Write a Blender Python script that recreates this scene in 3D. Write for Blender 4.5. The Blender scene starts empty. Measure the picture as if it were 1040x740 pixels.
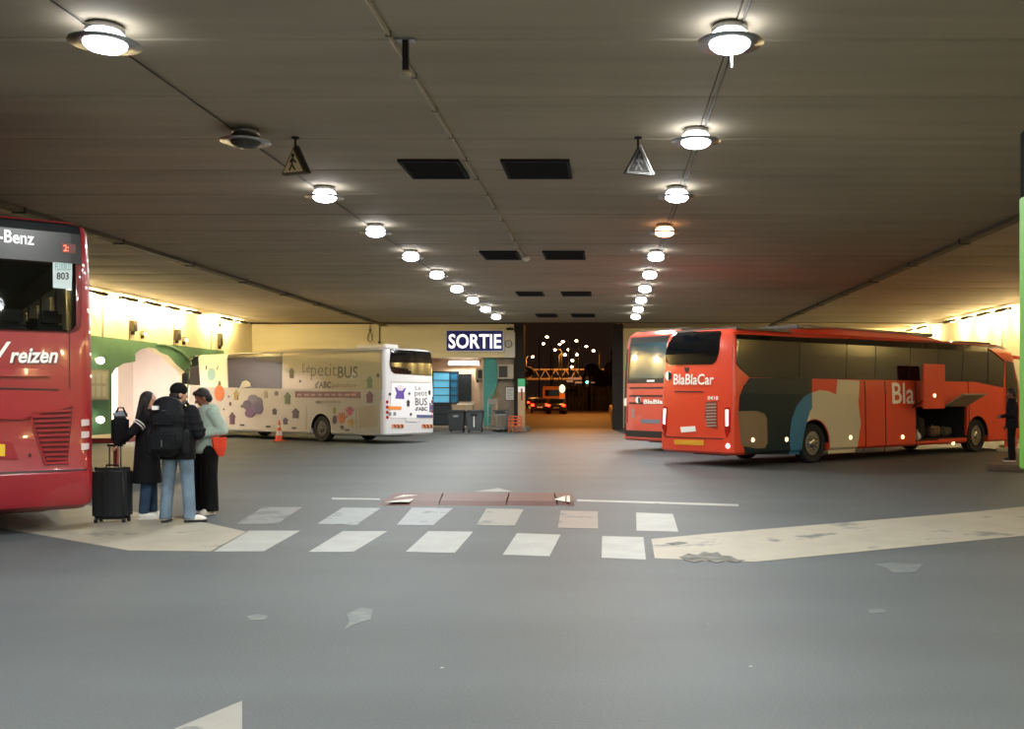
import bpy, bmesh, math, random
from mathutils import Vector, Matrix

random.seed(7)
sc = bpy.context.scene
col = sc.collection
PI = math.pi

# ------------------------------------------------------------------ camera
EYE = 1.7                      # eye height in metres
FPX, PCX, PCY = 1000.0, 618.0, 402.0   # focal length and principal point of the (cropped) photograph, 1040x740
cd = bpy.data.cameras.new('camera')
cam = bpy.data.objects.new('camera', cd)
col.objects.link(cam)
cd.sensor_width = 36.0
cd.lens = 36.0 * FPX / 1040.0
cd.shift_x = (520.0 - PCX) / 1040.0
cd.shift_y = (PCY - 370.0) / 1040.0
cd.clip_end = 2000
cam.location = (0, 0, EYE)
cam.rotation_euler = (PI / 2, 0, 0)
sc.camera = cam

# ------------------------------------------------------------------ night sky, exposure
w = bpy.data.worlds.new('night_sky')
sc.world = w
w.use_nodes = True
bg = w.node_tree.nodes['Background']
bg.inputs[0].default_value = (0.020, 0.010, 0.006, 1)
bg.inputs[1].default_value = 0.7
sc.view_settings.view_transform = 'Standard'
sc.view_settings.look = 'None'
sc.view_settings.gamma = 1.0
sc.view_settings.use_curve_mapping = False
sc.view_settings.exposure = 0.0

LAMP_W = 190.0      # ceiling down-lights
STRIP_W = 210.0     # warm wall-top strip lamps
HC = 5.35           # ceiling height
LX, RX = -5.14, 1.237   # the two lamp rows
XL, XR = -18.1, 16.7    # side walls
YB, YE = -14.0, 50.0    # back of the hall, facade with the exit


# ------------------------------------------------------------------ materials
def lin(c):
    if isinstance(c, str):
        c = [int(c[i:i + 2], 16) / 255 for i in (1, 3, 5)]
    return tuple((v / 12.92 if v <= .04045 else ((v + .055) / 1.055) ** 2.4) for v in c)


MATS = {}


def mat(name, c, rough=.5, metal=0., spec=.5, var=.0, scale=8., bump=0., emit=0., coat=0., c2=None, stretch=(1, 1, 1)):
    if name in MATS:
        return MATS[name]
    m = bpy.data.materials.new(name)
    m.use_nodes = True
    nt = m.node_tree
    b = nt.nodes['Principled BSDF']
    rgb = lin(c)
    b.inputs['Base Color'].default_value = (*rgb, 1)
    b.inputs['Roughness'].default_value = rough
    b.inputs['Metallic'].default_value = metal
    b.inputs['Specular IOR Level'].default_value = spec
    b.inputs['Coat Weight'].default_value = coat
    if emit:
        b.inputs['Emission Color'].default_value = (*rgb, 1)
        b.inputs['Emission Strength'].default_value = emit
    if var or bump or c2:
        tc = nt.nodes.new('ShaderNodeTexCoord')
        mp = nt.nodes.new('ShaderNodeMapping')
        mp.inputs['Scale'].default_value = stretch
        nz = nt.nodes.new('ShaderNodeTexNoise')
        nz.inputs['Scale'].default_value = scale
        nz.inputs['Detail'].default_value = 6
        nt.links.new(tc.outputs['Object'], mp.inputs[0])
        nt.links.new(mp.outputs[0], nz.inputs['Vector'])
        if var or c2:
            rp = nt.nodes.new('ShaderNodeValToRGB')
            rp.color_ramp.elements[0].position = .32
            rp.color_ramp.elements[1].position = .68
            a = lin(c2) if c2 else tuple(v * (1 - var) for v in rgb)
            d = rgb if c2 else tuple(min(1, v * (1 + var)) for v in rgb)
            rp.color_ramp.elements[0].color = (*a, 1)
            rp.color_ramp.elements[1].color = (*d, 1)
            nt.links.new(nz.outputs['Fac'], rp.inputs[0])
            nt.links.new(rp.outputs[0], b.inputs['Base Color'])
        if bump:
            bp = nt.nodes.new('ShaderNodeBump')
            bp.inputs['Strength'].default_value = bump
            bp.inputs['Distance'].default_value = .02
            nt.links.new(nz.outputs['Fac'], bp.inputs['Height'])
            nt.links.new(bp.outputs[0], b.inputs['Normal'])
    MATS[name] = m
    return m


def asphalt():
    m = bpy.data.materials.new('asphalt')
    m.use_nodes = True
    nt = m.node_tree
    b = nt.nodes['Principled BSDF']
    N = nt.nodes.new
    tc = N('ShaderNodeTexCoord')
    big = N('ShaderNodeTexNoise'); big.inputs['Scale'].default_value = .22; big.inputs['Detail'].default_value = 7; big.inputs['Roughness'].default_value = .62
    fine = N('ShaderNodeTexNoise'); fine.inputs['Scale'].default_value = 60; fine.inputs['Detail'].default_value = 3
    mp = N('ShaderNodeMapping'); mp.inputs['Scale'].default_value = (.25, 1.6, 1)
    streak = N('ShaderNodeTexNoise'); streak.inputs['Scale'].default_value = .5; streak.inputs['Detail'].default_value = 6
    nt.links.new(tc.outputs['Object'], big.inputs['Vector']); nt.links.new(tc.outputs['Object'], fine.inputs['Vector'])
    nt.links.new(tc.outputs['Object'], mp.inputs[0]); nt.links.new(mp.outputs[0], streak.inputs['Vector'])
    r1 = N('ShaderNodeValToRGB')
    r1.color_ramp.elements[0].position = .3; r1.color_ramp.elements[0].color = (.066, .076, .080, 1)
    r1.color_ramp.elements[1].position = .7; r1.color_ramp.elements[1].color = (.092, .103, .107, 1)
    nt.links.new(big.outputs['Fac'], r1.inputs[0])
    r2 = N('ShaderNodeValToRGB')
    r2.color_ramp.elements[0].position = .35; r2.color_ramp.elements[0].color = (.84, .83, .82, 1)
    r2.color_ramp.elements[1].position = .6; r2.color_ramp.elements[1].color = (1, 1, 1, 1)
    nt.links.new(streak.outputs['Fac'], r2.inputs[0])
    mx = N('ShaderNodeMixRGB'); mx.blend_type = 'MULTIPLY'; mx.inputs[0].default_value = .8
    nt.links.new(r1.outputs[0], mx.inputs[1]); nt.links.new(r2.outputs[0], mx.inputs[2])
    # bits of chewing gum and paper trodden into the surface
    vo = N('ShaderNodeTexVoronoi'); vo.inputs['Scale'].default_value = 1.5
    nt.links.new(tc.outputs['Object'], vo.inputs['Vector'])
    r3 = N('ShaderNodeValToRGB')
    r3.color_ramp.elements[0].position = .012; r3.color_ramp.elements[0].color = (1, 1, 1, 1)
    r3.color_ramp.elements[1].position = .022; r3.color_ramp.elements[1].color = (0, 0, 0, 1)
    nt.links.new(vo.outputs['Distance'], r3.inputs[0])
    mx2 = N('ShaderNodeMixRGB'); mx2.inputs[2].default_value = (.42, .42, .38, 1)
    nt.links.new(r3.outputs[0], mx2.inputs[0]); nt.links.new(mx.outputs[0], mx2.inputs[1])
    # grain
    r4 = N('ShaderNodeValToRGB')
    r4.color_ramp.elements[0].position = .35; r4.color_ramp.elements[0].color = (.86, .86, .86, 1)
    r4.color_ramp.elements[1].position = .65; r4.color_ramp.elements[1].color = (1.06, 1.06, 1.06, 1)
    nt.links.new(fine.outputs['Fac'], r4.inputs[0])
    mx3 = N('ShaderNodeMixRGB'); mx3.blend_type = 'MULTIPLY'; mx3.inputs[0].default_value = 1
    nt.links.new(mx2.outputs[0], mx3.inputs[1]); nt.links.new(r4.outputs[0], mx3.inputs[2])
    nt.links.new(mx3.outputs[0], b.inputs['Base Color'])
    b.inputs['Roughness'].default_value = .62
    b.inputs['Specular IOR Level'].default_value = .3
    bp = N('ShaderNodeBump'); bp.inputs['Strength'].default_value = .25; bp.inputs['Distance'].default_value = .01
    nt.links.new(fine.outputs['Fac'], bp.inputs['Height']); nt.links.new(bp.outputs[0], b.inputs['Normal'])
    return m


def worn_paint(name, c, wear, scale=2.2, base='#585c5c'):
    """road paint worn through to the asphalt in irregular patches"""
    m = bpy.data.materials.new(name)
    m.use_nodes = True
    nt = m.node_tree
    b = nt.nodes['Principled BSDF']
    tc = nt.nodes.new('ShaderNodeTexCoord')
    n1 = nt.nodes.new('ShaderNodeTexNoise'); n1.inputs['Scale'].default_value = scale; n1.inputs['Detail'].default_value = 9; n1.inputs['Roughness'].default_value = .65
    rp = nt.nodes.new('ShaderNodeValToRGB')
    rp.color_ramp.elements[0].position = wear; rp.color_ramp.elements[0].color = (*lin(base), 1)
    rp.color_ramp.elements[1].position = wear + .07; rp.color_ramp.elements[1].color = (*lin(c), 1)
    e = rp.color_ramp.elements.new(min(.99, wear + .3)); e.color = (*[v * .86 for v in lin(c)], 1)
    nt.links.new(tc.outputs['Object'], n1.inputs['Vector']); nt.links.new(n1.outputs['Fac'], rp.inputs[0])
    nt.links.new(rp.outputs[0], b.inputs['Base Color'])
    b.inputs['Roughness'].default_value = .6
    return m


def concrete(name, c, amt=.16, joint=False):
    """cast concrete with faint stains"""
    m = bpy.data.materials.new(name)
    m.use_nodes = True
    nt = m.node_tree
    b = nt.nodes['Principled BSDF']
    tc = nt.nodes.new('ShaderNodeNewGeometry')
    n1 = nt.nodes.new('ShaderNodeTexNoise'); n1.inputs['Scale'].default_value = .35; n1.inputs['Detail'].default_value = 8
    mp = nt.nodes.new('ShaderNodeMapping'); mp.inputs['Scale'].default_value = (.12, 1.5, 1.5)
    n2 = nt.nodes.new('ShaderNodeTexNoise'); n2.inputs['Scale'].default_value = 1.6; n2.inputs['Detail'].default_value = 4
    nt.links.new(tc.outputs['Position'], n1.inputs['Vector']); nt.links.new(tc.outputs['Position'], mp.inputs[0]); nt.links.new(mp.outputs[0], n2.inputs['Vector'])
    ad = nt.nodes.new('ShaderNodeMath'); ad.operation = 'ADD'
    nt.links.new(n1.outputs['Fac'], ad.inputs[0]); nt.links.new(n2.outputs['Fac'], ad.inputs[1])
    rp = nt.nodes.new('ShaderNodeValToRGB')
    hf = nt.nodes.new('ShaderNodeMath'); hf.operation = 'MULTIPLY'; hf.inputs[1].default_value = .5
    nt.links.new(ad.outputs[0], hf.inputs[0])
    rp.color_ramp.elements[0].position = .36; rp.color_ramp.elements[0].color = (*[v * (1 - amt) for v in lin(c)], 1)
    rp.color_ramp.elements[1].position = .64; rp.color_ramp.elements[1].color = (*[min(1, v * (1 + amt)) for v in lin(c)], 1)
    nt.links.new(hf.outputs[0], rp.inputs[0]); nt.links.new(rp.outputs[0], b.inputs['Base Color'])
    b.inputs['Roughness'].default_value = .75
    b.inputs['Specular IOR Level'].default_value = .25
    return m


M_ASPH = asphalt()
M_CEIL = concrete('ceiling_concrete', '#b0a590', .13)
M_CREAM = concrete('cream_wall_paint', '#e8deb6', .06)
M_GREEN = concrete('green_wall_paint', '#5f8a68', .10)
M_DARKC = concrete('dark_concrete', '#4a443d', .2)
M_PIER = concrete('pier_concrete', '#2b2622', .2)
M_GREYC = concrete('grey_concrete', '#8d867a', .15)
BLACK = mat('black_plastic', '#141416', .45)
RUBBER = mat('tyre_rubber', '#17171a', .8, var=.2, scale=20)
STEEL = mat('brushed_steel', '#b4b6b8', .32, 1.0, var=.1, scale=30)
DARKMET = mat('dark_metal', '#2c2b29', .5, .6)
GLASS = mat('dark_tinted_glass', '#0b0d10', .04, 0, .9, coat=.4)
WHITE = mat('white_paint', '#eceae6', .4, var=.04)
LAMPW = mat('white_lamp_lens', '#f6f9ff', .3, emit=14)
LAMPO = mat('warm_lamp_lens', '#ffb98a', .3, emit=7)
TUBEW = mat('warm_tube', '#ffe2a0', .3, emit=14)
TUBEC = mat('cool_tube', '#fff3e6', .3, emit=9)


# ------------------------------------------------------------------ mesh helpers
def props(o, label=None, cat=None, group=None, kind=None):
    if label: o['label'] = label
    if cat: o['category'] = cat
    if group: o['group'] = group
    if kind: o['kind'] = kind
    return o


def empty(name, loc=(0, 0, 0), rz=0, label=None, cat=None, group=None):
    o = bpy.data.objects.new(name, None)
    o.empty_display_size = .2
    col.objects.link(o)
    o.location = loc
    o.rotation_euler = (0, 0, rz)
    return props(o, label, cat, group)


def link_mesh(name, me, m, parent=None, smooth=None):
    if m is not None:
        me.materials.clear()
        me.materials.append(m)
    if smooth is not None:
        me.shade_smooth()
        me.set_sharp_from_angle(angle=math.radians(smooth))
    o = bpy.data.objects.new(name, me)
    col.objects.link(o)
    if parent is not None:
        o.parent = parent
    return o


class MB:
    def __init__(s):
        s.v, s.f = [], []

    def add(s, vs, fs):
        n = len(s.v)
        s.v += [tuple(p) for p in vs]
        s.f += [tuple(i + n for i in q) for q in fs]
        return s

    def box(s, x0, x1, y0, y1, z0, z1):
        return s.add([(x, y, z) for z in (z0, z1) for x, y in ((x0, y0), (x1, y0), (x1, y1), (x0, y1))],
                     [(3, 2, 1, 0), (4, 5, 6, 7), (0, 1, 5, 4), (1, 2, 6, 5), (2, 3, 7, 6), (3, 0, 4, 7)])

    def bar(s, a, b, wd, ht=None, up=(0, 0, 1)):
        """rectangular bar from a to b"""
        a, b = Vector(a), Vector(b)
        d = (b - a).normalized()
        u = Vector(up)
        if abs(d.dot(u)) > .98:
            u = Vector((1, 0, 0))
        r = d.cross(u).normalized() * wd / 2
        t = r.cross(d).normalized() * (ht or wd) / 2
        vs = [p + i * r + j * t for p in (a, b) for i, j in ((-1, -1), (1, -1), (1, 1), (-1, 1))]
        return s.add(vs, [(0, 1, 2, 3), (7, 6, 5, 4), (0, 4, 5, 1), (1, 5, 6, 2), (2, 6, 7, 3), (3, 7, 4, 0)])

    def loft(s, rings, caps=True, closed=True):
        n = len(rings[0])
        vs = [p for r in rings for p in r]
        fs = []
        for k in range(len(rings) - 1):
            for i in range(n if closed else n - 1):
                j = (i + 1) % n
                fs.append((k * n + i, k * n + j, (k + 1) * n + j, (k + 1) * n + i))
        if caps:
            fs.append(tuple(range(n - 1, -1, -1)))
            fs.append(tuple((len(rings) - 1) * n + i for i in range(n)))
        return s.add(vs, fs)

    def lathe(s, prof, c=(0, 0, 0), n=20, axis='z', caps=True):
        rings = []
        for r, h in prof:
            ring = []
            for i in range(n):
                a = 2 * PI * i / n
                p = (r * math.cos(a), r * math.sin(a), h)
                if axis == 'y':
                    p = (p[0], p[2], p[1])
                elif axis == 'x':
                    p = (p[2], p[0], p[1])
                ring.append((c[0] + p[0], c[1] + p[1], c[2] + p[2]))
            rings.append(ring)
        return s.loft(rings, caps)

    def tube(s, pts, r, n=8, caps=True):
        pts = [Vector(p) for p in pts]
        rs = r if isinstance(r, (list, tuple)) else [r] * len(pts)
        rings = []
        ref = None
        for i, p in enumerate(pts):
            d = (pts[min(i + 1, len(pts) - 1)] - pts[max(i - 1, 0)]).normalized()
            if ref is None:
                ref = Vector((0, 0, 1)) if abs(d.z) < .9 else Vector((1, 0, 0))
            a = (ref - d * ref.dot(d)).normalized()
            ref = a
            b = d.cross(a)
            rings.append([p + (a * math.cos(2 * PI * k / n) + b * math.sin(2 * PI * k / n)) * rs[i] for k in range(n)])
        return s.loft(rings, caps)

    def prism(s, pts, fn, h):
        """2-D outline, fn(u, v, w) -> point, extruded from w=0 to w=h"""
        n = len(pts)
        vs = [fn(u, v, 0) for u, v in pts] + [fn(u, v, h) for u, v in pts]
        fs = [tuple(range(n)), tuple(range(2 * n - 1, n - 1, -1))]
        fs += [(i, i + n, (i + 1) % n + n, (i + 1) % n) for i in range(n)]
        return s.add(vs, fs)

    def ell(s, c, r, n=14, m=9, rot=None):
        rings = []
        for k in range(m + 1):
            t = PI * k / m
            t = min(max(t, .02), PI - .02)
            ring = []
            for i in range(n):
                a = 2 * PI * i / n
                p = Vector((r[0] * math.sin(t) * math.cos(a), r[1] * math.sin(t) * math.sin(a), -r[2] * math.cos(t)))
                if rot is not None:
                    p = rot @ p
                ring.append((c[0] + p.x, c[1] + p.y, c[2] + p.z))
            rings.append(ring)
        return s.loft(rings)

    def capsule(s, a, b, ra, rb, n=12, flat=False, sx=1., up=(0, 1, 0)):
        """tapered rounded limb; sx widens it across the direction 'up'"""
        a, b = Vector(a), Vector(b)
        d = (b - a)
        L = d.length
        d.normalize()
        u = Vector(up)
        if abs(d.dot(u)) > .97:
            u = Vector((1, 0, 0))
        p = (u - d * u.dot(d)).normalized()
        q = d.cross(p)
        prof = []
        if flat:
            prof = [(ra, 0), (ra + (rb - ra) * .5, L * .5), (rb, L)]
        else:
            for k in range(5):
                t = PI / 2 * k / 4
                prof.append((ra * max(.05, math.sin(t)), -ra * math.cos(t)))
            for k in range(5):
                t = PI / 2 * k / 4
                prof.append((rb * max(.05, math.cos(t)), L + rb * math.sin(t)))
        rings = [[a + d * h + p * (r * math.cos(2 * PI * i / n)) + q * (r * sx * math.sin(2 * PI * i / n)) for i in range(n)] for r, h in prof]
        return s.loft(rings)

    def mesh(s, name='m', bevel=0, seg=2):
        me = bpy.data.meshes.new(name)
        me.from_pydata(s.v, [], s.f)
        bm = bmesh.new()
        bm.from_mesh(me)
        bmesh.ops.recalc_face_normals(bm, faces=bm.faces)
        if bevel:
            es = [e for e in bm.edges if len(e.link_faces) == 2 and e.calc_face_angle(0) > .6]
            bmesh.ops.bevel(bm, geom=es, offset=bevel, segments=seg, affect='EDGES', clamp_overlap=True)
        bm.to_mesh(me)
        bm.free()
        return me

    def build(s, name, m, parent=None, smooth=None, bevel=0, seg=2):
        return link_mesh(name, s.mesh(name, bevel, seg), m, parent, smooth if smooth is not None else (40 if bevel else None))

    def remesh(s, name, m, parent, voxel=.012, it=6):
        """fuse overlapping pieces into one continuous surface"""
        o = bpy.data.objects.new('tmp', s.mesh('tmp'))
        col.objects.link(o)
        r = o.modifiers.new('r', 'REMESH'); r.mode = 'VOXEL'; r.voxel_size = voxel
        k = o.modifiers.new('k', 'SMOOTH'); k.factor = .5; k.iterations = it
        me = bpy.data.meshes.new_from_object(o.evaluated_get(bpy.context.evaluated_depsgraph_get()))
        me.name = name
        bpy.data.objects.remove(o)
        return link_mesh(name, me, m, parent, 180)


def copy_tree(o, parent=None):
    c = o.copy()
    col.objects.link(c)
    c.parent = parent
    for ch in o.children:
        copy_tree(ch, c)
    return c


def ground(x, y, z=0.):
    """place on the ground measured at photo position (x, y)"""
    Y = FPX * (EYE - z) / (y - PCY)
    return ((x - PCX) * Y / FPX, Y)


def at(x, y, Y):
    return Vector(((x - PCX) * Y / FPX, Y, EYE - (y - PCY) * Y / FPX))


TXT = {}


def text2d(s, weight=0., shear=0.):
    key = (s, weight, shear)
    if key not in TXT:
        cu = bpy.data.curves.new('t', 'FONT')
        cu.body = s
        cu.offset = weight
        cu.shear = shear
        cu.resolution_u = 3
        o = bpy.data.objects.new('t', cu)
        col.objects.link(o)
        me = bpy.data.meshes.new_from_object(o.evaluated_get(bpy.context.evaluated_depsgraph_get()))
        vs = [(v.co.x, v.co.y) for v in me.vertices]
        fs = [tuple(p.vertices) for p in me.polygons]
        bpy.data.objects.remove(o)
        bpy.data.curves.remove(cu)
        bpy.data.meshes.remove(me)
        x0, x1 = min(v[0] for v in vs), max(v[0] for v in vs)
        y0, y1 = min(v[1] for v in vs), max(v[1] for v in vs)
        TXT[key] = ([((x - x0) / (x1 - x0), (y - y0) / (y1 - y0)) for x, y in vs], fs)
    return TXT[key]


def lettering(name, s, fn, m, parent, weight=.01, shear=0., th=.006):
    """fn(u, v, d): u, v in 0..1 over the lettering's box, d = height above the surface"""
    vs, fs = text2d(s, weight, shear)
    bm = bmesh.new()
    bv = [bm.verts.new(fn(u, v, th)) for u, v in vs]
    for q in fs:
        try:
            bm.faces.new([bv[i] for i in q])
        except ValueError:
            pass
    bmesh.ops.remove_doubles(bm, verts=bm.verts, dist=1e-5)
    me = bpy.data.meshes.new(name)
    bm.to_mesh(me)
    bm.free()
    return link_mesh(name, me, m, parent)


# ================================================================== THE HALL
floor = MB().box(XL - .3, XR + .3, YB, YE + .9, -.2, 0).build('floor', M_ASPH)
props(floor, kind='structure')

PAINT = worn_paint('worn_white_paint', '#979995', .30)
PAINTD = worn_paint('worn_dirty_paint', '#85827a', .38)
PAINTF = worn_paint('faded_paint', '#707477', .46)
PAINTI = worn_paint('worn_island_paint', '#979182', .36, 1.1)
PAINTR = worn_paint('red_hump_paint', '#532b23', .30, 2.5, '#3f2a25')


def marking(name, pts, m, h=.004):
    g = [ground(x, y) for x, y in pts]
    return MB().prism(g, lambda u, v, t: (u, v, .0005 + t), h).build(name, m, floor)


near = [((253, 539), (305, 539), (268, 560), (217, 560)), ((348, 539.5), (393.5, 539.5), (359, 560.5), (313.5, 560.5)),
        ((435, 539.5), (480.5, 540), (462, 561.5), (412, 560.5)), ((525, 541.5), (569.5, 543), (558, 565), (510.5, 563.5)),
        ((611.5, 544.5), (653.5, 545.5), (656, 568.5), (611, 566.5))]
far = [((348, 515.5), (386.5, 516), (362.5, 533), (322, 532)), ((418.5, 515.5), (460, 516), (440, 533.5), (403, 533)),
       ((494, 516.5), (532, 517), (522.5, 534), (484, 533)), ((569.5, 518.5), (607, 519.5), (607.5, 537), (566.5, 536)),
       ((646, 520.5), (683.5, 522), (689, 540), (646.5, 539)), ((267, 515), (307, 515), (282, 532), (240, 532))]
PAINTB = worn_paint('worn_bluish_paint', '#868c8f', .36)
PAINTK = worn_paint('worn_pinkish_paint', '#7d756e', .40)
for q in near:
    marking('crosswalk_stripe', q, PAINT)
for q, m in zip(far, (PAINTB, PAINTB, PAINTD, PAINTK, PAINT, PAINTF)):
    marking('crosswalk_stripe', q, m)
marking('painted_island', [(661.5, 547.5), (720, 542), (994, 519.4), (1100, 508), (1100, 539), (1040, 544), (767.7, 570.6), (720, 569.5), (665, 567)], PAINTI)
marking('painted_island', [(90, 513.5), (160, 523), (212, 531.5), (250, 540), (214, 560), (130, 559), (0, 536), (-60, 526), (-60, 508)], PAINTI)
marking('painted_arrow', [(176, 741), (246, 712), (246, 790), (150, 790), (150, 752)], PAINTD)
marking('painted_line', [(337, 505.4), (386, 506.2), (386, 507.8), (337, 507.2)], PAINT)
marking('painted_line', [(586, 507.2), (750, 512), (750, 514), (586, 509)], PAINT)
marking('painted_arrowhead', [(479, 499.5), (506, 495.6), (521, 499.5)], PAINTD)
# dark patch of broken surface in the island's tip
TAR = mat('tar', '#3a3b3b', .8, c2='#77746c', scale=6)
marking('tar_patch', [(690, 566), (699, 562.5), (708, 564), (715, 560.5), (722, 562), (729, 561), (733, 564.5), (742, 565), (749, 568.5), (757, 569), (748, 571.5), (736, 569.5), (728, 572), (716, 568.5), (706, 571.5), (697, 569.5)], TAR, .007)
marking('tar_patch', [(676, 552), (690, 550.3), (699, 551.5), (692, 553), (684, 554.2)], TAR, .006)
SMUDGE = worn_paint('pale_smudge', '#626763', .50, 9, '#555b5d')
for q in ([(250, 626), (262, 623.5), (273, 625.5), (268, 629.5), (254, 630)], [(352, 624), (366, 617), (379, 619), (376, 629), (360, 634), (349, 640), (355, 631)], [(886, 573), (905, 571.5), (938, 573), (930, 581), (908, 582), (900, 577)], [(880, 619), (897, 618), (900, 622), (884, 623)]):
    marking('paint_smudge', q, SMUDGE, .002)

# speed hump: low ramped cushion of painted pieces
hump = empty('speed_hump', (0, 0, 0), 0, 'low red-brown speed hump across the lane behind the crosswalk', 'speed hump')
hx = [(383, 406), (446, 451), (514, 518), (566, 562), (584, 581)]     # near / far edge px at each joint
M_HW = worn_paint('hump_white', '#c9c4ba', .36, 9, '#6a4338')
for k in range(4):
    a0, a1 = Vector(ground(hx[k][0], 513.2)), Vector(ground(hx[k][1], 500.8))
    b0, b1 = Vector(ground(hx[k + 1][0], 513.8)), Vector(ground(hx[k + 1][1], 501.2))
    rings = []
    for p0, p1, e in ((a0, a1, .012), (b0, b1, -.012)):
        d = (b0 - a0).normalized() * e
        p0, p1 = p0 + d, p1 + d
        rings.append([(p.x, p.y, z) for p, z in ((p0, 0), (p0.lerp(p1, .16), .045), (p0.lerp(p1, .84), .045), (p1, 0))])
    MB().loft(rings).build('hump_segment', PAINTR if k < 3 else PAINTR, hump)
for tri in (((391, 509.6), (420, 506.3), (416, 509.6)), ((400, 505.4), (424, 502.6), (410, 502.4)), ((563, 507), (574, 503.4), (574, 509.2)), ((575.5, 503.2), (578.5, 503.2), (579, 509.6), (575.5, 509.4))):
    MB().prism([ground(x, y, .047) for x, y in tri], lambda u, v, t: (u, v, .046 + t), .004).build('hump_marking', M_HW, hump)

# ceiling: backing slab and cast panels with open joints
ceiling = MB().box(XL - .3, XR + .3, YB, YE + .05, HC + .05, HC + .3).build('ceiling', M_DARKC)
props(ceiling, kind='structure')
PW = 1.935
y0 = 10.07 - PW * 12
panel_meshes = {}
rows = int((YE - y0) / PW)
edges = [XL, LX, RX, XR]
for c in range(3):
    wd = edges[c + 1] - edges[c]
    # each slab: chamfered long edges and a slight camber
    hw, hl = wd / 2 - .006, PW / 2 - .012
    prof = [(-hl, .05), (-hl, .015), (-hl + .03, -.008), (-hl * .5, -.016), (hl * .5, -.016), (hl - .03, -.008), (hl, .015), (hl, .05)]
    panel_meshes[c] = MB().loft([[(sx * hw, y, z) for y, z in prof] for sx in (-1, 1)]).mesh('ceiling_panel')
for r in range(rows + 1):
    for c in range(3):
        y = y0 + (r + .5) * PW
        if y + PW / 2 > YE + .06 or y < YB:
            continue
        o = link_mesh('ceiling_panel', panel_meshes[c], None if panel_meshes[c].materials else M_CEIL, ceiling)
        o.location = ((edges[c] + edges[c + 1]) / 2, y, HC + random.uniform(-.006, .006))
        o.rotation_euler = (random.uniform(-.0035, .0035), 0, 0)

# ------------------------------------------------------------------ walls
AL = [(113, 449), (113, 380), (117, 374), (125, 369), (137, 367), (137, 359), (142, 355), (150, 352.5), (158, 354), (163, 358), (171, 361), (178, 369), (187, 377), (190, 381), (190, 443)]


def on_left(x, y):
    Y = XL * FPX / (x - PCX)
    return (Y, EYE - (y - PCY) * Y / FPX)


arch = [on_left(x, y) for x, y in AL]
arch[0] = (arch[0][0], 0.)
arch[-1] = (arch[-1][0], 0.)
pl = [(YB, 0), (YB, HC), (YE, HC), (YE, 0)] + arch[::-1]
wl = MB().prism(pl, lambda u, v, t: (XL - t, u, v), .3).build('wall_left', M_CREAM)
props(wl, kind='structure')
GT = 3.82
MB().prism([(YB, 0.003), (YB, GT), (46.3, GT), (46.3, 0.003)] + [(u, max(v, .003)) for u, v in arch[::-1]], lambda u, v, t: (XL + .002 + t, u, v), .015).build('green_dado', M_GREEN, wl)
# green rail that curves over the alcove
rail = [on_left(x, y) for x, y in ((158, 349), (166, 349.6), (174, 352), (182, 356), (188, 361), (193, 366))]
MB().tube([(XL + .03, u, v) for u, v in rail], .045, 6).build('curved_trim', mat('pale_green_trim', '#86a887', .6), wl)
for x in (131, 176, 214, 104):
    Y = XL * FPX / (x - PCX)
    MB().box(XL + .001, XL + .02, Y - .03, Y + .03, GT, HC).build('wall_joint', mat('joint_filler', '#7a6c44', .8), wl)

AX = XL - 2.6
ya0, ya1 = arch[0][0] - .6, arch[-1][0] + .6
M_ALC = mat('alcove_white_paint', '#ece2dc', .6, var=.03, scale=2)
al = MB()
al.box(AX - .2, AX, ya0, ya1, 0, 4.1)
al.box(AX, XL - .3, ya0 - .2, ya0, 0, 4.1)
al.box(AX, XL - .3, ya1, ya1 + .2, 0, 4.1)
al.box(AX, XL - .3, ya0, ya1, 4.1, 4.3)
al.box(AX, XL - .3, ya0, ya1, -.2, 0.0)
alc = al.build('wall_alcove', M_ALC)
props(alc, kind='structure')
Yp = arch[10][0]
MB().box(AX, AX + .5, Yp, Yp + .12, 0, 3.3).build('partition', M_ALC, alc)
lampA = empty('alcove_lamp', (XL - 1.2, 38.0, 4.1), 0, 'white ceiling lamp lighting the arched alcove in the green wall', 'lamp')
MB().box(-.5, .5, -1.2, 1.2, -.1, -.02).build('housing', WHITE, lampA, bevel=.02)
MB().box(-.42, .42, -1.1, 1.1, -.115, -.1).build('diffuser', mat('alcove_diffuser', '#fff2ea', .4, emit=5), lampA)
ld = bpy.data.lights.new('alcove_light', 'AREA'); ld.shape = 'RECTANGLE'; ld.size = .8; ld.size_y = 2.2; ld.energy = 330; ld.color = (1, .93, .88)
lo = bpy.data.objects.new('lamp_light', ld); col.objects.link(lo); lo.parent = lampA; lo.location = (0, 0, -.13)

wr = MB().box(XR, XR + .3, YB, YE + 3.5, 0, HC).build('wall_right', M_CREAM)
props(wr, kind='structure')
for x in (945, 1018):
    Y = XR * FPX / (x - PCX)
    MB().box(XR - .02, XR - .001, Y - .03, Y + .03, 0, HC).build('wall_joint', mat('joint_filler', '#7a6c44', .8), wr)
wbk = MB().box(XL - .3, XR + .3, YB - .3, YB, 0, HC).build('wall_back', M_GREYC)
props(wbk, kind='structure')

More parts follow.
